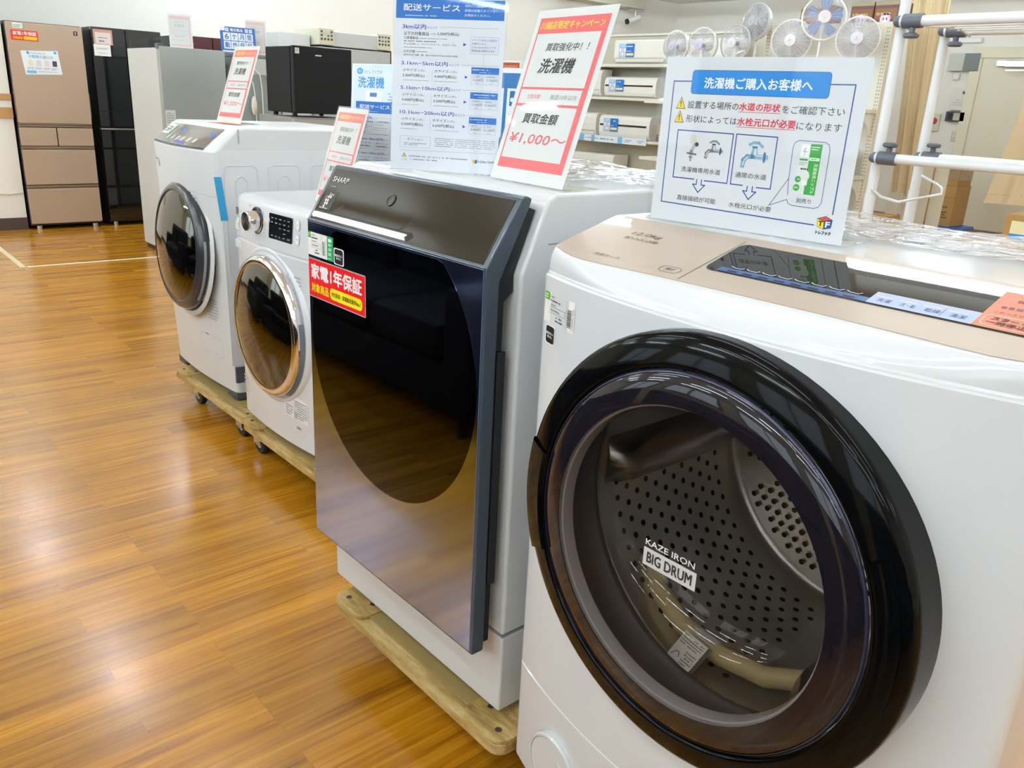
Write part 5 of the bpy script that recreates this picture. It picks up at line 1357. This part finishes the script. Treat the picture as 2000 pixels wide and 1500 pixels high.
# ------------------------------------------------------------------ white clothes rack
K = thing('clothes_rack', 'white two-rail clothes rack with grey clamps and round knobs', 'clothes rack', (-.6, 2.9, 0))
RW = mat('rack_white', 'E2E6E8', .22, coat=.3); CL = mat('clamp_grey', '5A626C', .4)
KX0, KX1 = -1.342, .55
YS = (2.75, 3.07)
for y, top in zip(YS, (1.78, 1.615)):
    for x in (KX0, KX1):
        b = B(); b.cyl((x, y, .03), (x, y, 1.07), .0185, n=20); p = b.build('pole', RW, K, K.location)
        b = B(); b.cyl((x, y, 1.07), (x, y, top), .0165, n=20); b.build('upper_pole', RW, p, K.location)
        b = B(); b.cyl((x, y, .03), (x, y, 0), .024, n=16); b.build('foot_cap', RUBBER, p, K.location)
    for z, up_ in ((1.592, -1), (1.186, 1)):
        yr = y-.036
        b = B(); b.cyl((KX0+.010, yr, z), (KX1+.03, yr, z), .0155, n=20); rl = b.build('rail', RW, K, K.location)
        b = B(); b.ball((KX0+.006, yr, z), .017); b.build('end_cap', CL, rl, K.location)
        for x in (KX0+.034, KX1-.03):
            b = B(); b.cyl((x-.012, yr, z), (x+.046, yr, z), .021, n=20); b.box(x-.01, x+.03, yr, y+.0, z-.014, z+.014, .003)
            b.cyl((x+.018, yr, z+up_*.018), (x+.018, yr, z+up_*.036), .009, n=12)
            k_ = b.build('clamp', CL, K, K.location)
            b = B(); b.lathe([(.0005, 0), (.018, 0), (.023, .004), (.023, .011), (.018, .015), (.0005, .016)], (x+.018, yr, z+up_*.034), (0, 0, up_), 24); b.build('knob', CL, k_, K.location)
b = B(); b.tube([(KX0, YS[0], 1.105), (KX0+.012, YS[0]-.02, 1.085), (KX0+.035, YS[0], 1.062), (-1.246, YS[0], 1.052), (-1.178, 2.9, 1.08), (-1.22, 3.0, 1.092), (-1.27, YS[1], 1.10), (KX0+.012, YS[1], 1.125), (KX0, YS[1], 1.13)], .0045, 8); b.build('wire_brace', RW, K, K.location)
b = B(); b.tube([(KX1, YS[0], 1.105), (KX1-.1, YS[0], 1.052), (KX1-.16, 2.9, 1.08), (KX1-.07, YS[1], 1.10), (KX1, YS[1], 1.13)], .0045, 8); b.build('wire_brace', RW, K, K.location)
for y in (2.82, 2.88, 2.94):
    b = B(); b.cyl((-1.25, y, 1.585), (KX1, y, 1.585), .004, n=8); b.build('hanging_rod', RW, K, K.location)
b = B(); b.tube([(-1.25, YS[0]-.03, 1.575), (-1.235, 2.9, 1.59), (-1.25, YS[1]-.03, 1.575)], .004, 8); b.build('cross_rod', RW, K, K.location)
for x in (KX0, KX1):
    b = B(); b.cyl((x, YS[0]-.12, .05), (x, YS[1]+.12, .05), .016, n=14); b.build('base_bar', RW, K, K.location)

# ------------------------------------------------------------------ fittings on the far wall
def wallbox(name, label, cat, x0, x1, z0, z1, dep, M):
    t = thing(name, label, cat, ((x0+x1)/2, YF, z0)); b = B(); b.box(-(x1-x0)/2, (x1-x0)/2, -dep, -.0005, 0, z1-z0, .006); b.build('housing', M, t); return t
def wsheet(t, nm, fnc, dep): 
    s = Sheet(lf(0, -dep-.001, 0)); s.dz = .0012; fnc(s); s.build(nm, t)
LG = mat('pale_green_grey', 'C2C6BA', .45)
t = wallbox('control_box', 'two-tone grey control box high on the far wall left of the door', 'control box', -4.99, -4.62, 1.945, 2.155, .09, LG)
b = B(); b.box(.005, .186, -.096, -.088, .002, .208, .004); b.build('cover', mat('slate_cover', '6A726E', .4), t)
t = wallbox('conduit_box', 'small white junction piece under the two-tone control box', 'junction box', -4.92, -4.84, 1.84, 1.925, .05, FW)
wsheet(t, 'lid_seam', lambda s: s.frame(-.03, .01, .03, .075, .004, 'C8C6BC', 0), .05)
t = wallbox('wall_panel', 'white keypad panel with small dark display on the far wall', 'keypad', -4.88, -4.62, 1.47, 1.735, .05, mat('keypad_white', 'E0DFD8', .4))
wsheet(t, 'keypad_display', lambda s: (s.rect(.0, .20, .06, .235, '3A3E38', 0), s.micro(-.1, .05, .1, .14, 'C4C4BC', 3, 0)), .05)
t = wallbox('card_reader', 'grey and black card reader below the white keypad panel', 'card reader', -4.90, -4.66, 1.335, 1.455, .07, mat('reader_dark', '3C4246', .4))
wsheet(t, 'reader_face', lambda s: (s.rect(-.09, .02, -.03, .10, '202426', 0), s.rect(-.02, .015, .06, .105, 'B8B8A0', 0)), .07)
t = wallbox('light_switch', 'cream light switch plate under the card reader', 'light switch', -4.80, -4.72, 1.09, 1.215, .012, mat('switch_cream', 'D8D4C0', .4))
b = B(); b.box(-.015, .015, -.02, -.011, .04, .085, .003); b.build('toggle', FW, t)
t = wallbox('alarm_button', 'red alarm button on a cream plate behind the rack pole', 'alarm button', -5.12, -4.98, 1.20, 1.42, .03, mat('alarm_cream', 'D8D4BC', .4))
b = B(); b.lathe([(.042, 0), (.040, .012), (.0005, .016)], (.0, -.03, .13), (0, -1, 0), 24); b.build('button', mat('alarm_red', 'B01C2A', .35), t)
t = wallbox('wall_plate', 'long white plate above the two-tone control box', 'wall plate', -5.04, -4.66, 2.28, 2.345, .04, FW)
wsheet(t, 'plate_edge', lambda s: s.frame(-.18, .005, .18, .06, .004, 'C8C6BC', 0), .04)
b = B(); b.box(-5.20, -5.13, YF-.03, YF, 1.45, 2.5, .006); o = b.build('cable_duct', mat('duct_cream', 'DCD8C2', .5), None, (-5.165, YF, 1.45)); o.location = (-5.165, YF, 1.45)
tag(o, 'cream vertical cable duct on the far wall behind the rack', 'cable duct')

# cartons in front of the door wall
t = thing('cardboard_box', 'tall brown carton under clear wrap standing on the blue flat trolley', 'box', (-4.28, 10.5, .16))
b = B(); b.box(-.28, .26, -.2, .2, 0, .46, .004); b.build('carton', CARD, t); b = B(); b.box(-.27, .25, -.19, .19, .462, .70, .004); b.build('upper_carton', CARD, t)
s = Sheet(lf(0, -.2012, 0)); s.dz = .001; s.line([(-.28, .33), (.26, .33)], .006, '8A6430', 0)
for z in (.10, .13, .16, .22): s.line([(.06, z), (.06+random.uniform(.08, .15), z)], .012, '6A4A20', 0)
s.micro(.04, .62, .2, .67, '7A6A4A', 2, 0); s.line([(-.24, .12), (-.05, .12)], .01, '7A5420', 0); s.build('printed_face', t)
b = B(); b.box(-.285, .265, -.205, .205, .52, .715, .02); b.build('clear_wrap', clear('wrap_film', 'F6F4F0', fog=.12, rough=.08, bump=.8, bscale=12), t)
t = thing('flat_trolley', 'low blue and black flat trolley under the tall wrapped carton', 'trolley', (-4.3, 10.45, 0))
b = B(); b.box(-.50, .40, -.25, .28, .115, .157, .015); b.build('deck', mat('trolley_blue', '1F63C8', .35), t)
b = B(); b.box(-.02, .48, -.29, -.255, .03, .15, .005); b.build('black_bumper', BLACKP, t)
for x in (-.4, .3):
    for y in (-.15, .2): b = B(); b.cyl((x, y-.02, .055), (x, y+.02, .055), .055, n=18); b.build('wheel', RUBBER, t)
t = thing('cardboard_box', 'closed cardboard box on the floor in front of the tan curtain', 'box', (-3.68, 7.45, 0))
b = B(); b.box(-.26, .26, -.18, .2, 0, .50, .004); b.build('carton', CARD, t); b = B(); b.box(-.262, .262, -.01, .03, .499, .5015); b.build('packing_tape', mat('packing_tape', 'C8A878', .3), t)
t = thing('cardboard_box', 'cardboard box with blue and white label at the right edge', 'box', (-1.66, 6.1, 0))
b = B(); b.box(-.31, .3, -.2, .2, 0, .78, .004); b.build('carton', CARD, t)
s = Sheet(lf(-.27, -.2012, .50)); s.dz = .001; s.rect(0, 0, .4, .24, 'EEF0EE', 0); s.rect(0, .12, .4, .16, '2A86D0', 1); s.text('F', .06, .02, .12, .1, '2A2C30', 1, bold=.03); s.rect(0, .16, .4, .24, 'E8E4B8', 1); s.build('label', t)

# spotlight under the bulkhead
t = thing('spotlight', 'white spotlight on an arm under the ceiling bulkhead', 'spotlight', (-9.30, 10.42, 2.735))
b = B(); b.box(-.05, .05, -.16, .16, -.04, -.001, .005); b.build('mount', STEEL, t)
b = B(); b.cyl((0, .02, -.03), (0, .02, -.13), .012, n=10); b.build('arm', FW, t)
b = B(); b.cyl((.03, .08, -.12), (-.02, -.12, -.19), .042, n=20); b.build('lamp_head', FW, t)
b = B(); b.cyl((-.02, -.12, -.19), (-.026, -.145, -.1985), .040, n=20); b.build('lens_hood', BLACKP, t)

# ------------------------------------------------------------------ dark sofas across the aisle (outside the frame, mirrored in the washer doors)
SOF = fabric_mat('navy_sofa_fabric', '07090F', '0B0F1B'); SOF2 = fabric_mat('charcoal_sofa_fabric', '1C1F24', '2A2D33')


def sofa(label, x, y, rz, w, M):
    t = thing('sofa', label, 'sofa', (x, y, 0), R(rz), 'sofas across the aisle'); h = w/2
    rbx(t, 'base', M, -h+.14, h-.14, -.38, .40, .09, .30, r=.03)
    rbx(t, 'backrest', M, -h+.02, h-.02, -.46, -.20, .10, .92, r=.07)
    for s_ in (-1, 1): rbx(t, 'armrest', M, min(s_*h, s_*(h-.2)), max(s_*h, s_*(h-.2)), -.44, .42, .09, .62, r=.06)
    n = 2 if w < 1.9 else 3
    for i in range(n):
        a = -h+.2+(w-.4)*i/n; c = -h+.2+(w-.4)*(i+1)/n
        rbx(t, 'seat_cushion', M, a+.005, c-.005, -.22, .43, .30, .46, r=.05); rbx(t, 'back_cushion', M, a+.005, c-.005, -.26, -.06, .44, .86, r=.07)
    for sx in (-1, 1):
        for sy in (-.36, .36): b = B(); b.cyl((sx*(h-.1), sy, 0), (sx*(h-.1), sy, .1), .02, n=10); b.build('leg', BLACKP, t)
    return t


sofa('navy sofa facing the washers, in the middle of the row across the aisle', -3.35, -.62, 0, 2.0, SOF)
sofa('navy sofa facing the washers, nearest the camera', -1.25, -.72, 0, 1.9, SOF)
sofa('charcoal sofa at the far end of the row across the aisle', -5.5, -.55, 0, 1.8, SOF2)
sofa('navy sofa beside the camera facing the nearest washer', .85, -.9, 0, 1.9, SOF)
bpy.data.objects.remove(_cob)
